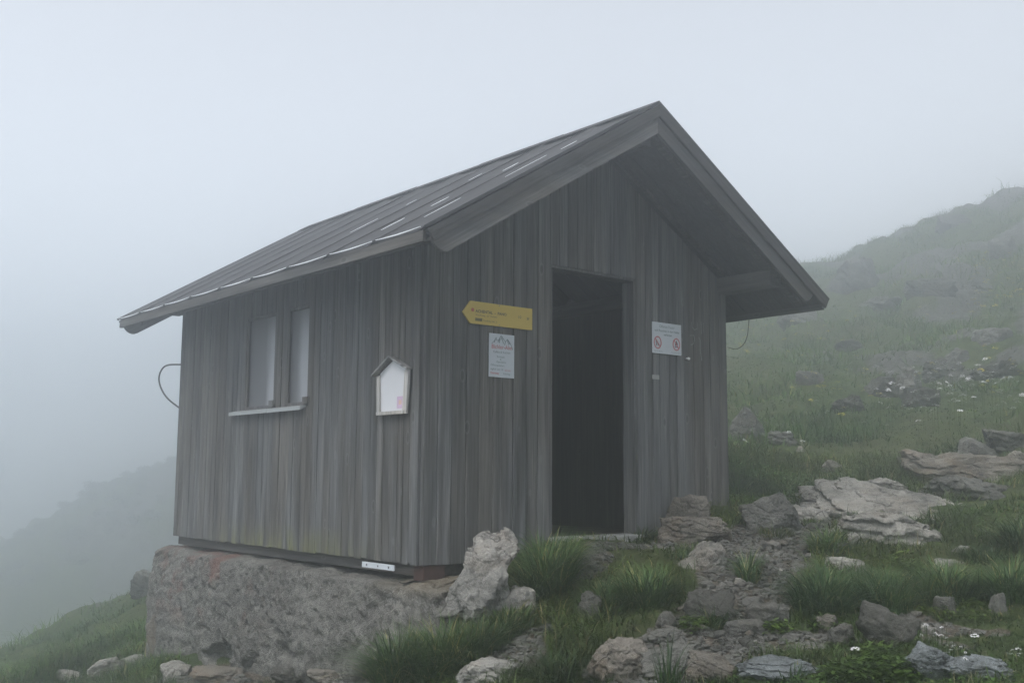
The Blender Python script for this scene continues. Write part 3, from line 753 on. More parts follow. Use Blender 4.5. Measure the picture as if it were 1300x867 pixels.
for q in (((0.24,0.13),(0.20,0.21)),((0.42,0.10),(0.40,0.21)),((0.40,0.13),(0.34,0.20)),((0.50,0.08),(0.56,0.22)),((0.64,0.17),(0.60,0.25)),((0.72,0.12),(0.76,0.23)),((0.74,0.12),(0.82,0.22)),((0.47,0.06),(0.46,0.14))):
    strokes(mb, [pp(*r__) for r__ in q], 0.0045, ty-0.0003)
mb.build('mountain_drawing', INK_G, s)
xc = 0.631
text_mesh('Bichler-Alm', 0.040, (xc, ty, 1.427), INK_R, s, align='CENTER', bold=0.0003, squeeze=0.92)
text_mesh('Kaffee & Kuchen', 0.0215, (xc, ty, 1.398), INK_G, s, align='CENTER')
text_mesh('Brotzeit', 0.020, (xc-0.01, ty, 1.366), INK_G, s, align='CENTER'); text_mesh('&', 0.018, (xc-0.01, ty, 1.349), INK_G, s, align='CENTER'); text_mesh('Getränke', 0.021, (xc-0.005, ty, 1.330), INK_G, s, align='CENTER')
text_mesh('Öffnungszeiten:', 0.019, (0.533, ty, 1.307), INK_G, s); text_mesh('täglich von 10', 0.019, (0.533, ty, 1.280), INK_G, s); text_mesh('18 Uhr', 0.019, (0.655, ty, 1.276), INK_R, s)
text_mesh('Dienstag', 0.020, (0.533, ty, 1.253), INK_R, s, bold=0.0003); text_mesh('Ruhetag', 0.018, (0.645, ty, 1.253), INK_G, s)
# white prohibition notice
s = empty('notice_sign', (0, 0, 0), 'white notice with two red ringed ban symbols right of the doorway', 'notice sign')
mb = MB(); mb.box((2.128, FY-0.004, 1.518), (2.462, FY, 1.762)); mb.build('sheet', M_WHT, s)
xc = 2.295
text_mesh('Offenes Feuer', 0.030, (xc, ty, 1.722), INK_G, s, align='CENTER'); text_mesh('und Rauchen in der Hütte', 0.026, (xc, ty, 1.690), INK_G, s, align='CENTER', bold=0.0002)
text_mesh('verboten', 0.025, (xc+0.01, ty, 1.660), INK_G, s, align='CENTER', bold=0.0004)
text_mesh('Rauchen verboten', 0.0125, (2.15, ty, 1.532), INK_G, s); text_mesh('Kein offenes Feuer', 0.0125, (2.345, ty, 1.532), INK_G, s)
for cx_, kind in ((2.187, 0), (2.402, 1)):
    cz_ = 1.602; mb = MB(); n = 28
    for i in range(n):
        a0, a1 = 2*math.pi*i/n, 2*math.pi*(i+1)/n
        flat_poly(mb, [(cx_+0.043*math.cos(a0), cz_+0.050*math.sin(a0)), (cx_+0.043*math.cos(a1), cz_+0.050*math.sin(a1)), (cx_+0.034*math.cos(a1), cz_+0.041*math.sin(a1)), (cx_+0.034*math.cos(a0), cz_+0.041*math.sin(a0))], ty-0.0006)
    strokes(mb, [(cx_-0.026, cz_+0.030), (cx_+0.026, cz_-0.030)], 0.008, ty-0.0012)
    mb.build('red_ring', INK_R, s)
    mb = MB()
    if kind == 0: strokes(mb, [(cx_-0.018, cz_+0.024), (cx_-0.010, cz_-0.026)], 0.008, ty); strokes(mb, [(cx_-0.014, cz_+0.02), (cx_+0.012, cz_-0.024)], 0.006, ty-0.0002)
    else:
        flat_poly(mb, [(cx_-0.014, cz_-0.008), (cx_+0.014, cz_-0.008), (cx_+0.016, cz_+0.006), (cx_+0.008, cz_+0.016), (cx_+0.003, cz_+0.034), (cx_-0.006, cz_+0.020), (cx_-0.014, cz_+0.006)], ty)
        strokes(mb, [(cx_-0.018, cz_-0.024), (cx_+0.018, cz_-0.012)], 0.005, ty-0.0003); strokes(mb, [(cx_-0.018, cz_-0.012), (cx_+0.018, cz_-0.024)], 0.005, ty-0.0005)
    mb.build('black_symbol', INK, s)
mb = MB(); mb.box((2.125, FY-0.003, 1.313), (2.205, FY, 1.348))
o = mb.build('label_plate', simple('aged_plastic_plate', (0.34, 0.34, 0.33), 0.6), None); tag(o, 'tiny pale rectangular plate on boards under the ban notice', 'label plate')
mb = MB(); mb.tube([(2.525, 0, 1.498), (2.525, -0.03, 1.498), (2.525, -0.036, 1.494)], [0.006, 0.012, 0.011], 10)
o = mb.build('porcelain_knob', simple('white_porcelain', (0.8, 0.8, 0.8), 0.3, 0.5), None, smooth=True); tag(o, 'small white round knob on boards beside the ban notice', 'knob')
# chalk scrawls on the boards beside the notice: wall marks, parts of the hut
M_CHALK = simple('faded_chalk', (0.26, 0.27, 0.27), 0.9, 0.1, 0, 0.5, 60)
def fp(px, py): p = on_y(px, py, 0.0); return (p[0], p[2])
for mk in ([([(877,409),(878,416),(881,419),(884,417)], .005), ([(884,409),(885,419)], .003)], [([(889,408),(889.5,424)], .006), ([(892,410),(892,422)], .003)],
           [([(875,426),(880,426),(881,431),(879,437),(876,438)], .006)], [([(886,428),(888,432),(888,445),(890,458)], .009)]):
    mb = MB()
    for pl_, wd in mk: strokes(mb, [fp(*q) for q in pl_], wd, -0.0075)
    mb.build('chalk_mark', M_CHALK, hut)

# pentagon display board with its own little roof, on the side wall
s = empty('display_board', (0, 0, 0), 'white pentagonal wooden display case with small pitched roof and lilac sticker', 'display board')
BX = -0.005
pent = [(0.49, 0.985), (0.195, 0.985), (0.168, 1.262), (0.335, 1.335), (0.505, 1.252)]      # y, z
mb = MB(); mb.prism(pent, 0, BX-0.012, BX); mb.build('panel', simple('white_panel_paint', (0.62, 0.62, 0.64), 0.6, 0.3, 0, 0.05, 5), s)
mb = MB(); M_BF = wood('case_frame_wood', 2, 0.34, 0.45)
mb.bar((BX-0.022, 0.182, 0.97), (BX-0.022, 0.155, 1.255), 0.045, 0.018, upv=(1, 0, 0))
mb.bar((BX-0.020, 0.500, 0.97), (BX-0.020, 0.515, 1.235), 0.012, 0.035, upv=(0, 1, 0)); mb.bar((BX-0.022, 0.505, 0.978), (BX-0.022, 0.175, 0.978), 0.035, 0.022, upv=(0, 0, 1))
mb.build('frame', M_BF, s)
for (ya, za, yb, zb) in ((0.347, 1.352, 0.555, 1.238), (0.340, 1.352, 0.125, 1.258)):
    mb = MB(); mb.bar((BX-0.032, ya, za), (BX-0.032, yb, zb), 0.05, 0.012, upv=(0, 0, 1)); mb.build('roof_board', wood('case_roof_wood', 1, 0.2, 0.28), s)
mb = MB(); mb.box((BX-0.0135, 0.208, 1.005), (BX-0.0125, 0.29, 1.085)); mb.build('sticker', simple('lilac_sticker', (0.55, 0.40, 0.55), 0.5, 0.3, 0, 0.25, 30), s)
mb = MB(); mb.box((BX-0.014, 0.235, 1.03), (BX-0.0137, 0.268, 1.06)); mb.build('sticker_print', simple('orange_print', (0.65, 0.45, 0.35), 0.5), s)

# cables
mb = MB(); P_ = [on_x(227,464,0.03), on_x(216,463,0.0), on_x(208,466,-0.01), on_x(203,474,-0.02), on_x(202,484,-0.02), on_x(206,496,-0.01), on_x(214,507,0.0), on_x(226,519,0.03)]
P_[0] = np.array([0.02, 4.02, P_[0][2]]); P_[-1] = np.array([0.02, 4.02, P_[-1][2]])
def smooth_pts(P_, n=6):
    P_ = [Vector(p) for p in P_]; o = []
    for i in range(len(P_)-1):
        a, b_, c_, d = P_[max(i-1, 0)], P_[i], P_[i+1], P_[min(i+2, len(P_)-1)]
        for k in range(n):
            t = k/n; o.append(0.5*((2*b_)+(-a+c_)*t+(2*a-5*b_+4*c_-d)*t*t+(-a+3*b_-3*c_+d)*t**3))
    return o+[P_[-1]]
M_CAB = simple('dark_cable', (0.05, 0.05, 0.05), 0.5)
mb.tube(smooth_pts(P_), 0.008, 8); tag(mb.build('cable', M_CAB, None, smooth=True), 'dark cable looping out from the far left corner of the hut', 'cable')
mb = MB(); P_ = [at_depth(951,405,8.2), at_depth(949,425,8.3), at_depth(944,437,8.35), at_depth(935,443,8.4), at_depth(924,441,8.6)]
mb.tube(smooth_pts(P_), 0.003, 6); tag(mb.build('wire', M_CAB, None, smooth=True), 'thin wire hanging below the right eave beside the hut wall', 'wire')
mb = MB(); P_ = [(0.50,-0.12,0.05), (0.42,-0.30,-0.02), (0.30,-0.46,-0.09), (0.22,-0.52,-0.22), (0.20,-0.50,-0.40)]
mb.tube(smooth_pts(P_), 0.011, 8); tag(mb.build('drain_hose', M_CAB, None, smooth=True), 'black hose running out between the concrete plinth and the knobbly boulder', 'hose')
# inside: bench by the back wall
s = empty('wooden_bench', (1.2, 2.2, 0.1), 'dim wooden bench across the dark inside of the hut', 'bench')
mb = MB(); mb.box((-0.9, 0, 0.42), (1.6, 0.45, 0.46)); mb.build('seat', W_BENCH, s); mb = MB(); mb.box((-0.9, 0.47, 0.60), (1.6, 0.50, 0.80)); mb.build('backrest', W_BENCH, s)
for x_ in (-0.8, 1.45):
    for y_ in (0.05, 0.44):
        mb = MB(); mb.box((x_, y_-0.03, 0.002), (x_+0.06, y_+0.03, 0.419 if y_ < 0.2 else 0.80)); mb.build('leg', W_BENCH, s)
# brick and striped strip at the foot of the corner
mb = MB(); mb.box((0.02, 0.02, -0.10), (0.19, 0.13, -0.004))
mb.v = [(x_, y_-0.012, z_) for x_, y_, z_ in mb.v]
tag(mb.build('brick', simple('red_brick', (0.07, 0.043, 0.038), 0.9, 0.1, 0, 0.4, 40), None, bevel=0.006), 'reddish brick wedged under the near corner of the hut', 'brick')
s = empty('marker_strip', (0, 0, 0), 'short white plastic strip with dark dots lying in the gap under the side wall', 'strip')
mb = MB(); mb.box((-0.045, 0.25, -0.048), (-0.037, 0.64, -0.012)); mb.build('strip_body', M_WHT, s)
mb = MB()
for y_ in (0.31, 0.44, 0.58): mb.tube([(-0.046, y_, -0.030), (-0.0475, y_, -0.030)], 0.007, 8)
mb.build('dot', INK, s)

# ------------------------------------------------------------------ concrete plinth
def plinthmat():
    m, n, b = new_mat('rough_old_concrete', 0.95, 0.15); g = NG(n); v = g.pos()
    a = g.noise(v, 3.0, 9, 0.65); c2 = g.noise(v, 22, 8, 0.7); c3 = g.noise(v, 90, 5, 0.7)
    f = g.math('ADD', g.math('ADD', g.math('MULTIPLY', a, 0.3), g.math('MULTIPLY', c2, 0.4)), g.math('MULTIPLY', c3, 0.3))
    col = g.ramp(f, [(0.36, (0.045, 0.043, 0.039)), (0.45, (0.125, 0.121, 0.110)), (0.53, (0.205, 0.20, 0.183)), (0.64, (0.34, 0.33, 0.30))])
    sep = g.node('ShaderNodeSeparateXYZ'); g.l.new(v, sep.inputs[0])
    # rust red patches near the far end
    ymask = g.ramp(g.math('MULTIPLY', sep.outputs['Y'], 0.2), [(0.32, 0.05), (0.5, 1.0), (0.76, 1.0), (0.84, 0.1)])
    zmask = g.ramp(g.math('ADD', sep.outputs['Z'], 1.0), [(0.25, 0.0), (0.55, 1.0)])
    rn = g.ramp(g.noise(v, 2.4, 7, 0.7, 0.6), [(0.50, 0.0), (0.60, 1.0)])
    fr = g.math('MULTIPLY', g.math('MULTIPLY', ymask, zmask), rn)
    col = g.mix(g.math('MULTIPLY', fr, 0.7), col, (0.20, 0.10, 0.075))
    # brown lichen crust on the near top corner
    bm_ = g.ramp(sep.outputs['Y'], [(0.0, 1.0), (0.55, 0.0)])
    tz = g.ramp(g.math('ADD', sep.outputs['Z'], 1.0), [(0.80, 0.0), (0.92, 1.0)])
    col = g.mix(g.math('MULTIPLY', g.math('MULTIPLY', bm_, tz), 0.55), col, (0.22, 0.17, 0.10))
    g.l.new(col, b.inputs['Base Color'])
    g.bump(g.math('ADD', c2, g.math('MULTIPLY', c3, 0.5)), 1.0, 0.035, b)
    return m
M_PLINTH = plinthmat()
# outline walked from behind the far end, along the side face, round the near corner
ol = [(3.0, 4.19), (0.1, 4.19), (-0.04, 4.18), (-0.11, 4.13), (-0.13, 4.05)]
ol += [(-0.13, y_) for y_ in np.linspace(3.95, -0.10, 36)]
ol += [(-0.115, -0.19), (-0.06, -0.26), (0.02, -0.29), (0.11, -0.28), (0.20, -0.22), (0.28, -0.12), (0.34, 0.0), (0.36, 0.15)]
ol = np.array(ol); seg = np.hypot(*np.diff(ol, axis=0).T); cum = np.concatenate([[0], np.cumsum(seg)])
NU, NV = 560, 90
uu = np.linspace(0, cum[-1], NU); ox = np.interp(uu, cum, ol[:, 0]); oy = np.interp(uu, cum, ol[:, 1])
tx, ty_ = np.gradient(ox), np.gradient(oy); nl = np.hypot(tx, ty_); nxx, nyy = ty_/nl*-1*-1, -tx/nl*-1*-1
# outward normal: for the side face (moving towards -y) outward is -x
nxx, nyy = ty_/nl, -tx/nl
rows = []
zt0 = -0.085
for j in range(NV+14):
    if j < 14:                                    # top cap, from inside out
        t = j/13.0; ins = 0.42*(1-t); zz = np.full(NU, zt0+0.0)+0.0
        x_ = ox-nxx*ins; y_ = oy-nyy*ins
        zz = zz-0.035*t**6
    else:
        t = (j-13)/NV; z1 = -1.55; zz = zt0-0.035+(z1-zt0)*t; zz = np.full(NU, zz); x_ = ox.copy(); y_ = oy.copy()
        bulge = 0.05*math.sin(min(t*3, 1)*math.pi/2); x_ += nxx*bulge; y_ += nyy*bulge
    rows.append(np.stack([x_, y_, zz], 1))
PV = np.concatenate(rows)
Nn = np.stack([np.tile(nxx, NV+14), np.tile(nyy, NV+14), np.zeros(len(PV))], 1)
d1 = 0.011*fbm(PV*1.8, 3); d2 = 0.014*fbm(PV*17, 4, 0.7)
cav = sstep(0.0, 0.4, fbm(PV*np.array([2.8, 2.8, 4.5])+31, 3))*sstep(-0.58, -0.78, PV[:, 2])*0.13*sstep(3.3, 2.7, PV[:, 1])
pits = sstep(0.3, 0.7, fbm(PV*14+7, 3))*0.02
topw = np.repeat(np.clip((np.arange(NV+14)-8)/6.0, 0, 1), NU)
disp = (d1+d2-cav-pits)
PV = PV+Nn*(disp*topw)[:, None]
PV[:, 2] += (0.028*fbm(PV*np.array([4, 4, 1])+3, 4)-0.012)*np.where(topw < 1, 1.0, sstep(-0.5, -0.12, PV[:, 2]))
PV[:, 2] -= 0.008*sstep(0.4, 2.0, PV[:, 1])*sstep(3.2, 2.2, PV[:, 1])*np.where(topw < 1, 1, 0.6)
nr = NV+14; i_, j_ = np.meshgrid(np.arange(nr-1), np.arange(NU-1), indexing='ij')
Qp = np.stack([i_*NU+j_, (i_+1)*NU+j_, (i_+1)*NU+j_+1, i_*NU+j_+1], -1).reshape(-1, 4)
me = mesh_arrays('concrete_plinth', PV, Qp)
pl_o = link('concrete_plinth', me, M_PLINTH)
tag(pl_o, 'crumbling rough concrete foundation wall with rust red patches under the hut', 'foundation')

# ------------------------------------------------------------------ rocks
_ico = {}
def ico(n):
    if n not in _ico:
        bm = bmesh.new(); bmesh.ops.create_icosphere(bm, subdivisions=n, radius=1); bm.verts.ensure_lookup_table()
        _ico[n] = (np.array([v.co[:] for v in bm.verts]), np.array([[v.index for v in f.verts] for f in bm.faces])); bm.free()
    return _ico[n]
ROCKS = []
def rock_mesh(seed, size, sub=5, rough=1.0, cuts=13, flat=0.0, rotz=None, knob=0.0, strat=0.0):
    r = np.random.default_rng(seed); V0, F0 = ico(sub); D = V0.copy()
    nrm = r.normal(size=(cuts, 3)); nrm /= np.linalg.norm(nrm, axis=1)[:, None]; nrm = np.concatenate([nrm, [[0, 0, 1], [0, 0, -1], [1, 0, 0], [-1, 0, 0], [0, 1, 0], [0, -1, 0]]])
    dd = np.concatenate([r.uniform(0.52, 0.98, cuts), [0.8-flat*0.25, 0.8, 0.92, 0.92, 0.92, 0.92]])
    dot = D@nrm.T; q = np.where(dot > 0.05, dd/np.maximum(dot, 0.05), 9.0)
    k = 26.0; rad_ = -np.log(np.exp(-k*q).sum(1))/k
    P = D*rad_[:, None]
    off_ = r.uniform(0, 50, 3)
    n1 = fbm(P*1.5+off_, 4); n2 = fbm(P*4.5+off_+9, 4, 0.55); rdg = 1-np.abs(fbm(P*2.3+off_+4, 3))*2
    n4 = fbm(P*13+off_, 3, 0.6)
    P = P*(1+rough*(0.11*n1+0.05*n2+0.018*n4)+knob*0.16*np.abs(fbm(P*2.6+off_, 3)))[:, None]
    crk = sstep(0.90, 1.0, rdg)*0.06*rough
    P = P*(1-crk)[:, None]
    P /= np.abs(P).max(0)[None]
    if strat:
        ph = P[:, 2]*3.2+P[:, 0]*0.9+0.5*fbm(P*1.7+off_, 3); saw = ph-np.floor(ph)
        P[:, :2] *= (1-strat*(saw**2))[:, None]; P[:, 2] += strat*0.9*(np.abs(fbm(P*np.array([1.6, 5, 1])+off_+3, 4))-0.2)
    P = P*np.array(size)[None]/2
    a = r.uniform(-0.25, 0.25) if rotz is None else rotz
    return P, F0
def rock_obj(name, P, F0, loc, rot, mat, label=None, cat=None, group=None):
    me = mesh_arrays(name, P, None, F0); o = link(name, me, mat); o.location = loc; o.rotation_euler = rot
    return tag(o, label, cat, group)
def rock_px(x0, y0, x1, y1, label, mat, dep=0.8, bury=0.25, sub=5, seed=None, group=None, cat='rock', d=None, rough=1.0, flat=0.0, knob=0.0, name='boulder', tilt=0.0, cuts=13, pitch=0.12, clear=1.0, prof=None, strat=0.07):
    """rock filling that picture box, standing on the ground at the foot of the box"""
    y1 = min(y1, 866); cx_ = (x0+x1)/2; p = hit(cx_, y1) if d is None else at_depth(cx_, y1, d)
    dist = (p-CAM)@fw; sx = (x1-x0)*dist/F; sz = (y1-y0)*dist/F
    sy = sx*dep
    dirv = np.array([math.sin(YAW), math.cos(YAW), 0.0])
    c_ = p+dirv*sy*0.40
    topz = (CAM+ray(cx_, y0)*(dist+0.30*sy))[2]
    base = min(G(c_[0], c_[1]), p[2])
    H = max(topz-base, 0.35*sz)/(1-bury)
    c_[2] = topz-H/2
    seed = seed if seed is not None else int(x0*7+y0*13)
    P, F0 = rock_mesh(seed, (sx*1.04, sy, H), sub, rough, cuts, flat, knob=knob, strat=strat)
    if prof:                                     # outline of the real rock: (height 0..1, left edge 0..1, right edge 0..1)
        t_ = np.clip(P[:, 2]/H+0.5, 0, 1); pr = np.array(prof); lo_ = np.interp(t_, pr[:, 0], pr[:, 1]); hi_ = np.interp(t_, pr[:, 0], pr[:, 2])
        bins = np.clip((t_*24).astype(int), 0, 23); mxw = np.array([np.abs(P[bins == b_, 0]).max() if (bins == b_).any() else sx/2 for b_ in range(24)]); mxw = np.convolve(np.pad(mxw, 2, 'edge'), np.ones(5)/5, 'valid')
        wl = np.interp(t_*24-0.5, np.arange(24), mxw)
        P[:, 0] = ((lo_+hi_)/2-0.5)*sx+P[:, 0]/np.maximum(wl, sx*0.12)*(hi_-lo_)/2*sx
    a = -YAW
    o = rock_obj(name, P, F0, c_, (pitch, tilt, a), mat, label, cat, group)
    ROCKS.append((c_[0]-dirv[0]*(clear-1)*sy*0.5, c_[1]-dirv[1]*(clear-1)*sy*0.5, sx/2*clear, sy/2*clear)); return o

rock_px(574,670,672,794,'tall pale knobbly boulder standing between concrete plinth and grass clump',R_WHITE,0.62,0.05,6,d=6.3,knob=0.55,seed=43,rough=1.5,cuts=16,pitch=0.0,
        prof=[(0,-0.15,1.05),(0.3,-0.12,1.02),(0.45,-0.02,0.86),(0.6,0.12,0.82),(0.75,0.14,0.95),(0.86,0.2,1.0),(0.94,0.34,0.90),(0.98,0.42,0.82),(1,0.5,0.72)])
rock_px(634,744,682,792,'small pale lump at the right foot of the tall knobbly boulder',R_WHITE,0.7,0.2,5,seed=23,rough=1.0,d=6.35)
rock_px(842,624,908,660,'upper squared brown stone block set against the hut front',R_WARM,0.5,0.15,6,d=7.95,seed=35,flat=0.5,rough=0.9,pitch=0.06,cuts=5)
rock_px(836,652,932,692,'long pinkish stone block lying below the upper one by the hut front',R_WARM,0.45,0.2,6,d=7.6,seed=37,flat=0.4,rough=1.0,pitch=0.06,cuts=6)
rock_px(914,673,936,686,'small rounded stone at the right end of the pinkish block',R_WARM,0.8,0.2,4)
rock_px(836,690,938,752,'pale cracked wedge shaped boulder between the hut and the path',R_PALE,0.7,0.15,6,seed=44,d=6.95,pitch=0.25,prof=[(0,0,1),(0.35,0.0,1.0),(0.6,0.22,1.0),(0.8,0.45,0.97),(1,0.6,0.85)])
rock_px(872,748,936,792,'dark mossy grey boulder just below the pale cracked boulder',R_DARK,0.8,0.3,5,seed=9)
rock_px(934,622,1024,672,'long low grey rock at the upper end of the path by the hut',R_GREY,0.55,0.3,6,seed=61,tilt=0.12)
rock_px(1030,621,1255,672,'wide flat bare limestone slab right of the path',R_PALE,0.8,0.35,6,seed=72,flat=0.8,rough=1.0,d=8.35,pitch=0.34,cuts=5,clear=1.2,strat=0.14)
rock_px(1062,646,1212,716,'weathered limestone hump in front of the wide flat slab',R_PALE,0.6,0.2,6,seed=78,d=7.65,rough=1.3,cuts=8,clear=1.45,strat=0.16)
rock_px(990,636,1060,660,'low flat stone beside the upper path bend',R_PALE,0.8,0.5,5,seed=79,flat=1.0)
rock_px(1155,580,1340,632,'long ledge of layered limestone at the right edge of the picture',R_WARM,0.45,0.25,6,seed=84,d=9.8,rough=1.6,clear=1.5,pitch=0.25,cuts=9,strat=0.2)
rock_px(1212,556,1280,598,'rounded grey hump of rock on top of the layered ledge',R_GREY,0.7,0.3,5,seed=85,d=10.6)
rock_px(1270,572,1330,606,'pale block on the layered ledge cut by the right picture edge',R_PALE,0.7,0.3,5,seed=86,d=10.2)
rock_px(1180,606,1330,655,'greyish low rock behind the grass near the right edge',R_GREY,0.6,0.3,6,seed=87,d=8.8,rough=1.5,clear=1.3,pitch=0.25,strat=0.2)
rock_px(1045,581,1073,600,'small pale split stone alone on the green slope',R_PALE,0.8,0.3,4,seed=88)
rock_px(1010,566,1022,574,'tiny pale stone up the slope right of the hut',R_PALE,0.8,0.3,3)
rock_px(1140,580,1162,600,'small grey stone at the left end of the layered ledge',R_GREY,0.8,0.3,4)
rock_px(578,836,658,880,'white smooth stone at the bottom edge below the tall grass',R_WHITE,0.8,0.35,6,seed=194,rough=1.0,cuts=6,knob=0.3)
rock_px(742,808,838,862,'rounded brown stone with carved hollows beside the lower path',R_WARM,0.7,0.35,6,seed=96,rough=1.3,flat=0.5)
rock_px(818,820,905,905,'leaning smooth grey boulder at the bottom of the path',R_GREY,0.7,0.2,6,seed=97,tilt=-0.25)
rock_px(868,826,950,905,'darker split boulder right of the leaning grey boulder',R_WARM,0.7,0.2,6,seed=98,tilt=0.15)
rock_px(938,836,1062,900,'bluish rough limestone rock at the bottom edge right of the path',R_BLUE,0.6,0.2,6,seed=99,rough=1.4,strat=0.18)
rock_px(1148,818,1222,890,'bluish lichen covered rock partly hidden by white flowers',R_BLUE,0.7,0.2,6,seed=100,rough=1.1)
rock_px(1208,834,1302,900,'blue grey rough rock in the bottom right corner',R_BLUE,0.6,0.2,6,seed=101,rough=1.5,strat=0.15)
rock_px(1096,774,1168,822,'dark pointed rock sloping down to the right in the mossy ground',R_DARK,0.6,0.25,5,seed=102,tilt=0.3)
rock_px(1056,790,1096,820,'round dark stone left of the dark pointed rock',R_GREY,0.8,0.25,5,seed=103)
rock_px(1040,776,1072,804,'jagged brown stone beside the lower right path edge',R_WARM,0.8,0.3,5,seed=104)
rock_px(942,760,992,796,'grey rounded stone standing in the middle of the path',R_GREY,0.8,0.25,5,seed=105)
rock_px(972,764,1018,792,'flat pale stone next to the grey one in the path',R_GREY,0.7,0.35,5,seed=106,flat=0.8)
rock_px(922,784,978,806,'low flat grey stone lower on the path',R_GREY,0.7,0.4,5,seed=107,flat=1.0)
rock_px(834,774,862,800,'small pale topped stone in the grass left of the path',R_GREY,0.8,0.2,5,seed=108)
rock_px(820,794,872,812,'flat stone slab at the left rim of the lower path',R_GREY,0.6,0.4,5,seed=109,flat=1.0)
rock_px(1186,756,1218,780,'small dark block in front of the right grass bank',R_GREY,0.8,0.25,4,seed=110)
rock_px(1258,750,1282,782,'narrow upright grey stone at the foot of the right grass bank',R_GREY,0.7,0.2,4,seed=111)
rock_px(1180,704,1244,730,'pale flat stone among grass right of the limestone hump',R_PALE,0.5,0.4,5,seed=112,flat=1.0,d=7.1)
rock_px(1205,692,1240,708,'smaller pale stone just above the flat one in the grass',R_PALE,0.6,0.3,4,seed=113,d=7.4)
rock_px(1045,706,1102,726,'low pale rock under the front of the limestone hump',R_PALE,0.6,0.4,5,seed=114,flat=0.8)
rock_px(1052,688,1082,706,'little dark rock left of the limestone hump',R_DARK,0.7,0.3,4,seed=115)
rock_px(1075,676,1092,698,'small upright pale stone against the limestone hump',R_PALE,0.7,0.2,4,seed=116)
rock_px(732,752,768,788,'dark stone half sunk in the grass below the doorway',R_DARK,0.8,0.35,5,seed=117)
rock_px(1158,792,1190,802,'flat broken stone in the mossy ground, left of three',R_PALE,0.7,0.4,4,seed=118,flat=1)
rock_px(1195,636,1312,672,'pale bedded rock joining slab and layered ledge near the right edge',R_PALE,0.5,0.3,6,seed=141,d=8.5,rough=1.4,strat=0.18,pitch=0.32,clear=1.7)
rock_px(1085,606,1165,626,'thin pale rim of rock just behind the wide flat slab',R_PALE,0.5,0.35,5,seed=142,d=9.3,rough=1.3,strat=0.15,pitch=0.2,clear=1.2)
rock_px(1250,545,1330,575,'pale broken step above the layered ledge at the right edge',R_GREY,0.6,0.3,5,seed=143,rough=1.6,strat=0.2,pitch=0.2)
# mid-slope outcrops
rock_px(1060,500,1108,524,'dark broken ledge left of the jagged outcrop',R_DARK,0.7,0.3,5,seed=144,rough=1.7,strat=0.2,pitch=0.2)
rock_px(1236,455,1300,485,'dark ledge running to the right edge beside the jagged outcrop',R_DARK,0.6,0.3,5,seed=145,rough=1.7,strat=0.2,tilt=-0.2)
rock_px(975,545,1020,566,'grey low ledge in the grass just right of the hut',R_GREY,0.6,0.3,5,seed=146,rough=1.5,strat=0.2,pitch=0.2)
rock_px(1085,375,1150,398,'dim grey rock step in fog on the upper slope',R_GREY,0.5,0.3,5,seed=147,rough=1.7,strat=0.2)
rock_px(1225,350,1275,372,'dim dark rock step in fog near the right edge',R_DARK,0.5,0.3,5,seed=148,rough=1.7,strat=0.2)
rock_px(1060,430,1100,448,'faint dark rock in fog above the jagged outcrop',R_DARK,0.5,0.3,5,seed=149,rough=1.7)
rock_px(1098,478,1148,508,'left dark lump of the jagged outcrop halfway up the slope',R_DARK,0.7,0.3,5,seed=130,rough=1.8,tilt=-0.2)
rock_px(1138,466,1186,502,'middle cracked block of the jagged outcrop on the slope',R_GREY,0.7,0.3,5,seed=131,rough=1.8,tilt=-0.35)
rock_px(1172,450,1232,484,'slanting dark shelf of the jagged outcrop on the slope',R_DARK,0.7,0.3,5,seed=132,rough=1.8,tilt=-0.3,flat=0.6)
rock_px(1198,440,1244,462,'upper pale edge of the jagged outcrop on the slope',R_GREY,0.5,0.3,5,seed=129,rough=1.6,tilt=-0.3,flat=0.6)
rock_px(1150,490,1206,518,'lowest dark block of the jagged outcrop on the slope',R_DARK,0.6,0.35,5,seed=128,rough=1.6)
rock_px(925,512,985,562,'grey sloping outcrop right behind the hut wall',R_GREY,0.6,0.35,6,seed=133,tilt=-0.3)
rock_px(1050,326,1135,372,'foggy pale cliff band just below the hill crest',R_GREY,0.5,0.4,6,seed=134,rough=1.5)
rock_px(990,385,1050,410,'faint rock band in fog past the right eave',R_GREY,0.5,0.4,5,seed=135,rough=1.3)
rock_px(1192,271,1246,288,'dark knob of rock standing on the foggy hill crest',R_DARK,0.7,0.4,5,seed=136)
rock_px(1150,350,1225,378,'broad dim outcrop in fog on the upper slope',R_DARK,0.5,0.45,6,seed=137,rough=1.4)
rock_px(1238,412,1292,440,'low pointed slab on the slope near the right edge',R_GREY,0.6,0.4,5,seed=138,flat=0.6)
rock_px(1010,470,1050,492,'small dim stone on the slope behind the hut roof',R_GREY,0.6,0.4,4,seed=139)
rock_px(1255,300,1300,330,'dim block high in the fog at the right edge',R_GREY,0.6,0.4,5,seed=140)
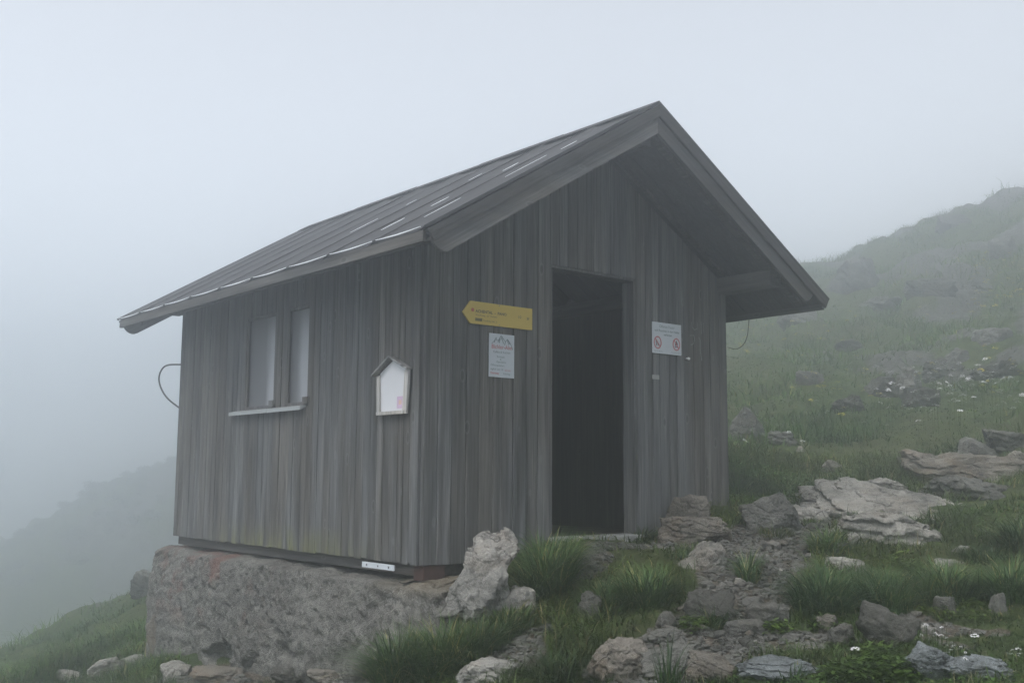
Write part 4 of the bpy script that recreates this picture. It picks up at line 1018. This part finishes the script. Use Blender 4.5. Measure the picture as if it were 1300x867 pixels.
# rubble at the plinth foot
for k, (a_, lab, mt) in enumerate([((236,848,315,885),'long cream coloured stone at the foot of the concrete plinth',R_WARM),((388,848,432,880),'pinkish round stone under the middle of the plinth',R_WARM),
      ((428,836,470,880),'grey angular stone under the plinth left of the tall grass',R_GREY),((462,838,500,884),'bluish angular stone nearest the tall grass below the plinth',R_GREY),
      ((340,845,388,875),'small dim stone between cream stone and pinkish stone',R_DARK),((184,776,206,838),'rusty brown upright stone at the far left end of the plinth',R_WARM),
      ((196,838,240,862),'stained white stone below the far end of the plinth',R_PALE),((104,838,150,862),'pale stone on the slope left of the plinth',R_PALE),((145,832,186,852),'flat pale stone between slope and plinth',R_PALE),
      ((62,852,100,868),'small pale stone low on the left slope',R_PALE),((160,722,196,760),'grey rock peeping out behind the plinth on the left',R_GREY),((300,800,345,840),'knobbly grey stone stuck in the plinth foot',R_GREY),((360,812,400,842),'rounded stone in the hollow under the plinth',R_GREY),((385,802,430,845),'pale lumpy stone in the hollow under the plinth',R_PALE)]):
    kw = {}
    if k in (11, 12, 13): kw['d'] = [8.05, 7.85, 7.6][k-11]
    if k == 5: kw['d'] = 9.5
    rock_px(*a_, lab, mt, 0.8, 0.12, 5, clear=1.3, seed=160+k, name='stone', cat='stone', **kw)

# loose stones on the path and bare earth, each its own
smesh = []
for k in range(10):
    P, F0 = rock_mesh(300+k, (1, 0.8, 0.55), 3, 0.9, 9); me = mesh_arrays('path_stone', P, None, F0); me.materials.append([R_GREY, R_PALE, R_WARM, R_GREY, R_DARK][k % 5]); smesh.append(me)
def sample_mask(n, rmin, rmax, fn, amax=0.5, power=1.0):
    xs, ys_ = [], []
    tot = 0
    while tot < n:
        a = YAW+RNG.uniform(-amax, amax, 40000); r = (RNG.uniform(rmin**power, rmax**power, 40000))**(1/power)
        x_, y_ = CAM[0]+r*np.sin(a), CAM[1]+r*np.cos(a); keep = RNG.random(40000) < fn(x_, y_)
        xs.append(x_[keep]); ys_.append(y_[keep]); tot += keep.sum()
        if len(xs) > 60: break
    return np.concatenate(xs)[:n], np.concatenate(ys_)[:n]
def outside_hut(x, y): return ~((x > -0.25) & (x < HW+0.02) & (y > -0.03) & (y < HL+0.3)) & ~((x > -0.25) & (x < 0.55) & (y > -0.45) & (y < HL+.3))
sx_, sy_ = sample_mask(190, 5.0, 11.0, lambda x, y: (path_mask(x, y) > 0.5)*outside_hut(x, y), 0.5)
sz_ = ground(sx_, sy_)
for k in range(len(sx_)):
    o = bpy.data.objects.new('path_stone', smesh[k % 10]); C.objects.link(o); sc_ = 0.035+0.10*RNG.random()**2.2
    o.location = (sx_[k], sy_[k], sz_[k]-0.02+sc_*0.12); o.scale = (sc_, sc_, sc_*0.9); o.rotation_euler = (RNG.uniform(-.3, .3), RNG.uniform(-.3, .3), RNG.uniform(0, 6.28))
    tag(o, 'loose angular limestone piece lying on the trodden stony path', 'stone', 'loose stones on the path and bare earth')
# gravel between them
V0, F0 = ico(1); n = 9000
gx_, gy_ = sample_mask(n, 5.0, 11.0, lambda x, y: (path_mask(x, y)**1.5)*outside_hut(x, y), 0.5); n = len(gx_)
sc_ = 0.007+0.022*RNG.random(n)**2; gz_ = ground(gx_, gy_)-0.02
jit = RNG.uniform(0.6, 1.3, (n, len(V0), 1)); sq = np.stack([RNG.uniform(0.8, 1.3, n), RNG.uniform(0.8, 1.3, n), RNG.uniform(0.4, 0.9, n)], 1)
VV = V0[None]*jit*sq[:, None]*sc_[:, None, None]+np.stack([gx_, gy_, gz_+sc_*0.3], 1)[:, None]
FF = F0[None]+(np.arange(n)*len(V0))[:, None, None]
tag(link('gravel', mesh_arrays('gravel', VV.reshape(-1, 3), None, FF.reshape(-1, 3), smooth=False), R_GREY), 'small grey limestone gravel strewn over the path', 'gravel', kind='stuff')

# ------------------------------------------------------------------ grass
def blades(x, y, z, length, width, lean, var, segs=3, face=None, curl=1.0):
    n = len(x); th = RNG.uniform(0, 2*math.pi, n) if face is None else face
    dxx, dyy = np.cos(th), np.sin(th); sx__, sy__ = -dyy, dxx
    rot = RNG.uniform(-0.6, 0.6, n); sxr = sx__*np.cos(rot)+dxx*np.sin(rot); syr = sy__*np.cos(rot)+dyy*np.sin(rot)
    vs = []
    for k in range(segs+1):
        t = k/segs; hor = lean*length*(t**1.8)*curl; ver = length*(t-0.35*np.clip(lean, 0, 2)*t**2.6); wv = width*(1-t)**0.75*0.5
        cx_, cy_, cz_ = x+dxx*hor, y+dyy*hor, z+ver
        if k < segs: vs += [np.stack([cx_-sxr*wv, cy_-syr*wv, cz_], 1), np.stack([cx_+sxr*wv, cy_+syr*wv, cz_], 1)]
        else: vs.append(np.stack([cx_, cy_, cz_], 1))
    nv = 2*segs+1; VV = np.stack(vs, 1).reshape(-1, 3); b = (np.arange(n)*nv)[:, None]
    q = np.concatenate([b+np.array([[2*k, 2*k+1, 2*k+3, 2*k+2]]) for k in range(segs-1)], 0) if segs > 1 else None
    tr_ = b+np.array([[2*segs-2, 2*segs-1, 2*segs]])
    return VV, q, tr_, np.repeat(var, nv)
def rock_clear(x, y, grow=0.6):
    m = np.ones(len(x), bool); c_, s_ = math.cos(YAW), math.sin(YAW)
    for (rx, ry, a, b) in ROCKS:
        dx, dy = x-rx, y-ry; u = dx*c_-dy*s_; v = dx*s_+dy*c_
        m &= ((u/(a*grow))**2+(v/(b*grow))**2) > 1
    return m
def grass_fn(x, y):
    p = path_mask(x, y); n_ = fbm(P3(x*1.7, y*1.7, 40), 3)
    return np.clip(1-p*1.6, 0, 1)*outside_hut(x, y)*rock_clear(x, y)*np.clip(0.75+0.6*n_, 0.15, 1)
N1 = 125000
x, y = sample_mask(N1, 3.6, 12.5, grass_fn, 0.68, 1.5); N1 = len(x); z = ground(x, y)-0.005
hn = fbm(P3(x*1.1, y*1.1, 50), 3); ln = (0.045+0.05*RNG.random(N1))*(1+1.3*np.clip(hn+0.1, 0, 1)); r_ = np.hypot(x-CAM[0], y-CAM[1])
short = sstep(0.1, 0.9, poly_mask(x, y, [(hit(1050,840), .6), (hit(1290,810), .9)]))
ln = ln*(1-0.45*short)*(1+0.10*np.clip(r_-7, 0, 5))
dry = RNG.random(N1); var = np.where(dry > 0.93, 1.0, RNG.random(N1)*0.85)
VV, q, t3, va = blades(x, y, z, ln, 0.005+0.005*RNG.random(N1), RNG.uniform(0.2, 2.3, N1), var, 3)
tag(link('turf_grass', mesh_arrays('turf_grass', VV, q, t3, va), G_TURF), 'short dark green alpine turf covering the ground round the hut', 'grass', kind='stuff')
# slope grass further up and left slope
def hill_fn(x, y):
    p = path_mask(x, y); n_ = fbm(P3(x*0.8, y*0.8, 60), 4); rk = sstep(0.25, 0.7, fbm(P3(x*0.30, y*0.30, 21), 4))*sstep(14, 20, np.hypot(x-CAM[0], y-CAM[1]))
    return np.clip(1-p*1.6, 0, 1)*outside_hut(x, y)*rock_clear(x, y, 0.9)*np.clip(0.7+0.9*n_, 0.12, 1)*(1-0.8*rk)
N2 = 150000
x, y = sample_mask(N2, 9.0, 44.0, hill_fn, 0.56, 0.75); N2 = len(x); z = ground(x, y)-0.01; r_ = np.hypot(x-CAM[0], y-CAM[1])
hn = fbm(P3(x*0.9, y*0.9, 70), 4); ln = (0.07+0.09*RNG.random(N2))*np.clip(0.75+1.5*hn+0.8*fbm(P3(x*2.6, y*2.6, 77), 3), 0.3, 2.3)*(1+0.02*(r_-10))
var = np.where(RNG.random(N2) > 0.94, 1.0, np.clip(0.4+0.5*hn+0.3*RNG.normal(size=N2), 0, 0.88))
VV, q, t3, va = blades(x, y, z, ln, (0.007+0.006*RNG.random(N2))*(1+0.05*(r_-9)), RNG.uniform(0.2, 1.9, N2), var, 2)
tag(link('slope_grass', mesh_arrays('slope_grass', VV, q, t3, va), G_HILL), 'lush green meadow grass covering the foggy slopes', 'grass', kind='stuff')
# low leafy herbs mixed into the grass
N3 = 38000
x, y = sample_mask(N3, 4.6, 11.5, lambda x, y: hill_fn(x, y)*np.clip(0.35+1.6*fbm(P3(x*1.3, y*1.3, 91), 3), 0, 1)*np.where(np.hypot(x-CAM[0], y-CAM[1]) < 9, 0.5, 1), 0.56, 0.45); N3 = len(x)
r_ = np.hypot(x-CAM[0], y-CAM[1]); z = ground(x, y)+RNG.uniform(0.0, 0.06, N3)*np.clip(r_/10, 0.5, 1.4)
L3 = (0.016+0.018*RNG.random(N3))*np.clip(r_/10, 0.8, 2.2); th = RNG.uniform(0, 6.28, N3); pi_ = RNG.uniform(-0.3, 0.9, N3)
D3 = np.stack([np.cos(th)*np.cos(pi_), np.sin(th)*np.cos(pi_), np.sin(pi_)], 1)*L3[:, None]; S3 = np.stack([-np.sin(th), np.cos(th), RNG.uniform(-.4, .4, N3)], 1)*(L3*0.34)[:, None]
B3 = np.stack([x, y, z], 1); VV = np.stack([B3, B3+D3*0.5-S3, B3+D3-np.array([0, 0, 0.2])*L3[:, None], B3+D3*0.5+S3], 1).reshape(-1, 3)
tag(link('ground_cover', mesh_arrays('ground_cover', VV, (np.arange(N3)*4)[:, None]+np.arange(4)[None], None, np.repeat(np.clip(0.5+0.2*RNG.normal(size=N3), 0.25, 0.95), 4), smooth=False), G_HILL), 'low leafy herbs growing between the grass blades', 'ground cover', kind='stuff')
# tall tussocks, each a thing
def tussock(px, py, wpx, h, n, label, mat=None, d=None, lean=(0.3, 1.7), wid=0.0095):
    n = int(n*0.7)
    p = hit(px, py) if d is None else at_depth(px, py, d); dist = (p-CAM)@fw; rad_ = wpx*dist/F/2
    a = RNG.uniform(0, 2*math.pi, n); r = rad_*np.sqrt(RNG.random(n))*0.85
    x = p[0]+r*np.cos(a); y = p[1]+r*np.sin(a)*0.8; z = ground(x, y)-0.01
    ok = outside_hut(x, y); x, y, z, a, r = x[ok], y[ok], z[ok], a[ok], r[ok]; n = len(x)
    l = h*(0.35+0.85*RNG.random(n))*(1-0.45*(r/rad_)**2); face = a+RNG.normal(0, 0.8, n)
    VV, q, t3, va = blades(x, y, z, l, wid*(0.6+0.7*RNG.random(n)), RNG.uniform(lean[0], lean[1], n)*(0.5+0.7*r/rad_), np.where(RNG.random(n) > 0.90, 1.0, RNG.random(n)*0.85), 5, face)
    VV = VV-np.array(p)[None]; o = link('grass_tussock', mesh_arrays('grass_tussock', VV, q, t3, va), mat or G_TALL); o.location = p
    return tag(o, label, 'tall grass')
tussock(693,742,100,0.40,1500,'big drooping grass clump between the knobbly boulder and the doorway',d=6.75)
tussock(640,800,90,0.20,900,'dense grass just below the broad whitish boulder')
tussock(505,862,80,0.36,1300,'tall grass at the bottom right of the concrete plinth')
tussock(555,850,100,0.34,1600,'long fresh grass left of the white smooth stone')
tussock(600,835,90,0.26,1000,'tall grass right behind the white smooth stone')
tussock(705,862,70,0.16,600,'low tuft of grass right of the white smooth stone')
tussock(820,760,90,0.26,900,'pale bladed grass clump left of the pale cracked boulder')
tussock(770,770,90,0.18,700,'low dark grass below the doorway')
tussock(905,790,60,0.14,500,'short tuft over the dark mossy boulder')
tussock(950,735,36,0.24,300,'narrow tuft between the cracked boulder and the path')
tussock(1045,770,100,0.30,1400,'arching grass clump on the right rim of the path')
tussock(1120,760,110,0.24,1200,'grass bank in front of the limestone hump')
tussock(1200,752,120,0.26,1300,'grass bank in the middle of the right bank')
tussock(1285,752,100,0.28,1200,'grass bank at the right picture edge')
tussock(1050,700,60,0.22,700,'round grass clump at the left foot of the wide slab')
tussock(1250,716,80,0.13,500,'rushy grass clump right of the wide slab',d=7.2)
tussock(1295,700,70,0.30,800,'tall grass clump right of the slab at the picture edge',d=7.4)
tussock(960,662,70,0.16,600,'grass in front of the long low grey rock')
tussock(815,683,40,0.14,350,'small tuft left of the pinkish stone block')
tussock(880,712,50,0.12,300,'short grass between the pinkish block and the cracked boulder')
tussock(935,600,40,0.30,300,'grass growing up the right corner of the hut',d=9.6)
tussock(160,866,110,0.22,1200,'tall grass at the far left foot of the plinth')
tussock(848,866,34,0.30,120,'thin upright grass stalks in front of the leaning boulder',d=5.0,lean=(0.05,0.5),wid=0.009)
tussock(1000,858,60,0.10,260,'low tuft between the split boulder and the bluish rock',d=5.15)

for (a_, b_, w_, h_, n_, lab) in ((612,800,60,0.16,450,'short grass at the foot of the tall knobbly boulder'),(768,858,60,0.10,380,'short grass fringe in front of the rounded brown stone'),
     (735,838,34,0.12,220,'grass tuft at the left side of the rounded brown stone'),(850,748,60,0.10,380,'grass fringe under the pale cracked boulder'),(915,864,44,0.08,260,'grass fringe under the darker split boulder'),
     (902,795,44,0.08,240,'grass fringe below the dark mossy boulder'),(985,677,60,0.10,320,'grass fringe under the long low grey rock'),(1120,824,60,0.08,320,'grass fringe under the dark pointed rock'),
     (1075,822,36,0.07,200,'grass fringe under the round dark stone'),(1200,783,40,0.07,220,'grass fringe under the small dark block'),(1270,785,34,0.08,200,'grass fringe under the narrow upright stone'),
     (1140,716,80,0.10,420,'grass fringe under the limestone hump'),(1030,664,40,0.08,200,'grass fringe between upper path and wide slab'),(750,792,40,0.09,240,'grass fringe under the dark half sunk stone'),
     (1175,850,40,0.07,240,'grass fringe left of the white flowered rock'),(880,695,60,0.07,300,'thin grass under the pinkish stone block'),(350,866,70,0.08,260,'sparse grass among the stones below the plinth'),(660,862,40,0.08,240,'grass fringe right of the white smooth stone')):
    tussock(a_, b_, w_, h_, n_, lab, G_TURF, lean=(0.4, 2.2), wid=0.007)
# leafy plants in the bottom right
def leafy(px, py, w_px, n, label, d=None, h=0.10, ls=0.035):
    p = hit(px, py) if d is None else at_depth(px, py, d); dist = (p-CAM)@fw; rad_ = w_px*dist/F/2
    vs, fs, va = [], [], []
    for k in range(n):
        a = RNG.uniform(0, 6.28); r = rad_*math.sqrt(RNG.random()); bx, by = p[0]+r*math.cos(a), p[1]+r*math.sin(a); bz = G(bx, by)+h*(0.2+0.8*RNG.random())*(1-0.5*(r/rad_)**2)
        th = RNG.uniform(0, 6.28); L_ = ls*(0.6+0.8*RNG.random()); wd = L_*0.42; pit = RNG.uniform(-0.2, 0.7)
        d_ = np.array([math.cos(th)*math.cos(pit), math.sin(th)*math.cos(pit), math.sin(pit)]); s__ = np.array([-math.sin(th), math.cos(th), 0]); u_ = np.cross(s__, d_)*-1
        b0 = np.array([bx, by, bz]); pr = [(0, 0), (0.3, 0.85), (0.6, 1), (0.85, 0.55), (1, 0)]
        m0 = len(vs)
        for t, wv in pr:
            c_ = b0+d_*L_*t-np.array([0, 0, 1])*L_*0.25*t*t
            if wv == 0: vs.append(c_)
            else: vs += [c_-s__*wd*wv/2+u_*0.12*L_*0, c_-np.array([0, 0, 1])*wd*0.15, c_+s__*wd*wv/2]
        # indices: 0; 1,2,3; 4,5,6; 7,8,9; 10
        fs += [(m0, m0+2, m0+1), (m0, m0+3, m0+2), (m0+1, m0+2, m0+5, m0+4), (m0+2, m0+3, m0+6, m0+5), (m0+4, m0+5, m0+8, m0+7), (m0+5, m0+6, m0+9, m0+8), (m0+7, m0+8, m0+10), (m0+8, m0+9, m0+10)]
        va += [RNG.random()]*11
    me_ = bpy.data.meshes.new('leafy_plant'); me_.from_pydata([tuple(v-p) for v in vs], [], fs); me_.validate(); setvar(me_, va)
    for po in me_.polygons: po.use_smooth = True
    o = link('leafy_plant', me_, G_LEAF); o.location = p; return tag(o, label, 'plant')
leafy(1085,864,90,700,'leafy green plant at the bottom edge right of the bluish rock')
leafy(1135,862,80,700,'dense fresh green leaves left of the white flowered rock')
leafy(1115,840,60,300,'small leafy patch below the dark pointed rock')
leafy(1055,800,50,260,'low green leaves between path edge and round dark stone',h=0.07)
leafy(985,800,50,220,'creeping leaves over the right side of the path',h=0.05)
leafy(1150,730,60,240,'dark leaves in the grass below the limestone hump',h=0.16)
leafy(1210,775,90,260,'low leaves at the foot of the right grass bank',h=0.06)
leafy(560,858,40,160,'broad leaves low in the tall grass left of the white stone',h=0.08)
leafy(878,796,40,160,'leaves in the dark hollow beside the path',h=0.06)

# ------------------------------------------------------------------ flowers
def umbel_mesh(nm, petal, npet=14, rad_=0.02):
    vs, fs = [], []
    for k in range(npet):
        a = RNG.uniform(0, 6.28); r = rad_*math.sqrt(RNG.random()); c_ = np.array([r*math.cos(a), r*math.sin(a), rad_*0.5*(1-(r/rad_)**2)+RNG.uniform(-.002, .002)])
        for j in range(4):
            t = j*math.pi/2+a; m0 = len(vs); s_ = rad_*0.20
            vs += [c_, c_+s_*np.array([math.cos(t-.45), math.sin(t-.45), 0.25]), c_+1.5*s_*np.array([math.cos(t), math.sin(t), 0.2]), c_+s_*np.array([math.cos(t+.45), math.sin(t+.45), 0.25])]
            fs.append((m0, m0+1, m0+2, m0+3))
    me_ = bpy.data.meshes.new(nm); me_.from_pydata([tuple(v) for v in vs], [], fs); me_.materials.append(petal); return me_
def stem_mesh(h):
    mb = MB(); mb.tube([(0, 0, -h), (0.004, 0.002, -h*0.5), (0, 0, 0)], 0.0015, 5)
    me_ = bpy.data.meshes.new('stem'); me_.from_pydata(mb.v, [], mb.f); setvar(me_, mb.var); me_.materials.append(G_TURF); return me_
heads = {'w': [umbel_mesh('flower_head', PET_W, 16, 0.022) for _ in range(3)], 'y': [umbel_mesh('flower_head', PET_Y, 12, 0.022) for _ in range(3)], 'b': [umbel_mesh('flower_head', PET_B, 8, 0.016) for _ in range(2)]}
stems = {0.08: stem_mesh(0.08), 0.22: stem_mesh(0.34)}
def flower(kind, p, h, sc, label, group, k=0):
    e = empty({'w': 'white_flower', 'y': 'yellow_flower', 'b': 'blue_flower'}[kind], p, label, 'flower', group)
    hd = bpy.data.objects.new('flower_head', heads[kind][k % len(heads[kind])]); C.objects.link(hd); hd.parent = e; hd.location = (0, 0, h); hd.rotation_euler = (RNG.uniform(-.4, .4), RNG.uniform(-.4, .4), RNG.uniform(0, 6)); hd.scale = (sc, sc, sc)
    st = bpy.data.objects.new('stem', stems[0.08 if h < 0.15 else 0.22]); C.objects.link(st); st.parent = e; st.location = (0, 0, h)
def scatter_flowers(kind, boxes, n, h, sc, label, group):
    tot = sum((b[2]-b[0])*(b[3]-b[1])*b[4] for b in boxes)
    for b in boxes:
        m_ = round(n*(b[2]-b[0])*(b[3]-b[1])*b[4]/tot)
        for k in range(m_):
            p = hit(RNG.uniform(b[0], b[2]), RNG.uniform(b[1], b[3]), 44)
            if (p-CAM)@fw > 40: continue
            flower(kind, (p[0], p[1], G(p[0], p[1])), h*RNG.uniform(0.8, 1.15), sc*RNG.uniform(0.7, 1.3)*float(np.clip(((p-CAM)@fw)/14, 0.8, 1.35)), label, group, k)
scatter_flowers('w', [(1110,490,1300,560,1.6),(1180,485,1270,530,3),(1120,520,1180,545,2),(1000,560,1180,610,0.15),(930,540,1100,600,0.1)], 130, 0.34, 1.5, 'small white flower head dotted in the green slope above the ledge', 'white flowers on the right slope')
scatter_flowers('y', [(1235,340,1300,400,2),(1150,395,1300,425,0.6),(930,410,1090,480,0.5),(1240,490,1300,520,0.5),(1160,470,1300,540,0.25),(1000,500,1120,560,0.4)], 150, 0.36, 1.5, 'small yellow blossom in the foggy meadow of the right slope', 'yellow flowers on the right slope')
scatter_flowers('w', [(1160,818,1205,835,2),(1195,845,1228,862,2),(1282,852,1300,866,2)], 34, 0.10, 0.55, 'tiny white cushion blossom over the bluish lichen covered rock', 'white cushion flowers by the bluish rocks')
for (px, py, lab) in ((1120,818,'lone white flower cluster below the dark pointed rock'),(1238,822,'white flower cluster on the mossy ground above the corner rock'),(1086,840,'white flower cluster among leaves at the bottom edge')):
    p = hit(px, py); flower('w', p, 0.06, 0.9, lab, None)
for (px, py) in ((1203,862),(1211,858),(1218,862),(1232,864),(1243,862),(1208,868)):
    p = hit(px, py); flower('b', (p[0], p[1], p[2]), 0.07, 0.6, 'pale blue blossom at the bottom edge in front of the bluish rocks', 'blue flowers by the bluish rocks')

# ------------------------------------------------------------------ shrubs on the far ridge
def pine_mesh(seed):
    r = np.random.default_rng(seed); n = 900; vs, fs = [], []
    lobes = [(r.uniform(-.5, .5), r.uniform(-.4, .4), r.uniform(.5, 1.0), r.uniform(.3, .5)) for _ in range(7)]
    for k in range(n):
        lb = lobes[k % 7]; d = r.normal(size=3); d /= np.linalg.norm(d); p = np.array([lb[0], lb[1], lb[2]*0.7])+d*lb[3]*(0.6+0.5*r.random())*np.array([1, 1, 1.15])
        if p[2] < 0.03: p[2] = 0.03+0.1*r.random()
        t = r.normal(size=3); t /= np.linalg.norm(t); u = np.cross(t, d)*0.06; m0 = len(vs); vs += [p-u, p+u, p+t*0.12+d*0.05]; fs.append((m0, m0+1, m0+2))
    me_ = bpy.data.meshes.new('crown'); me_.from_pydata([tuple(v) for v in vs], [], fs); setvar(me_, np.repeat(r.random(n), 3)); me_.materials.append(G_PINE); return me_
crowns = [pine_mesh(500+k) for k in range(5)]
mbt = MB()
for a in range(4): mbt.tube([(0, 0, -0.1), (0.15*math.cos(a*1.6), 0.15*math.sin(a*1.6), 0.35), (0.35*math.cos(a*1.6), 0.35*math.sin(a*1.6), 0.75)], [0.06, 0.04, 0.02], 6)
tr_me = bpy.data.meshes.new('trunk'); tr_me.from_pydata(mbt.v, [], mbt.f); setvar(tr_me, mbt.var); tr_me.materials.append(W_DARK)
for k in range(80):
    t = k/79; px = 2+226*t+RNG.uniform(-6, 6); a = YAW+math.atan((px-650)/F); r = RIDGE+RNG.uniform(-9, 3)
    x_, y_ = CAM[0]+r*math.sin(a), CAM[1]+r*math.cos(a)
    e = empty('mountain_pine', (x_, y_, G(x_, y_)-0.1), 'low dark mountain pine shrub fading into fog on the far left ridge', 'shrub', 'mountain pines on the far left ridge')
    s_ = RNG.uniform(0.25, 0.6); e.scale = (s_*1.2, s_*1.2, s_); e.rotation_euler = (0, 0, RNG.uniform(0, 6))
    o = bpy.data.objects.new('crown', crowns[k % 5]); C.objects.link(o); o.parent = e
    o = bpy.data.objects.new('trunk', tr_me); C.objects.link(o); o.parent = e

# ------------------------------------------------------------------ fog
mb = MB(); R_ = 124; mb.box((CAM[0]-R_, CAM[1]-R_, ZMIN-1.0), (CAM[0]+R_, CAM[1]+R_, max(ZMAX, 12)+2.0))
mh = bpy.data.materials.new('fog'); mh.use_nodes = True; n = mh.node_tree; n.nodes.clear()
pv = n.nodes.new('ShaderNodeVolumePrincipled'); pv.inputs['Color'].default_value = (0.935, 0.97, 1.0, 1); pv.inputs['Density'].default_value = HAZE_DENSITY; pv.inputs['Anisotropy'].default_value = 0.85
ou = n.nodes.new('ShaderNodeOutputMaterial'); n.links.new(pv.outputs[0], ou.inputs['Volume'])
hz = mb.build('haze', mh, None); tag(hz, kind='stuff')
hz['label'] = 'thick pale mountain fog over the whole scene'; hz['category'] = 'haze'
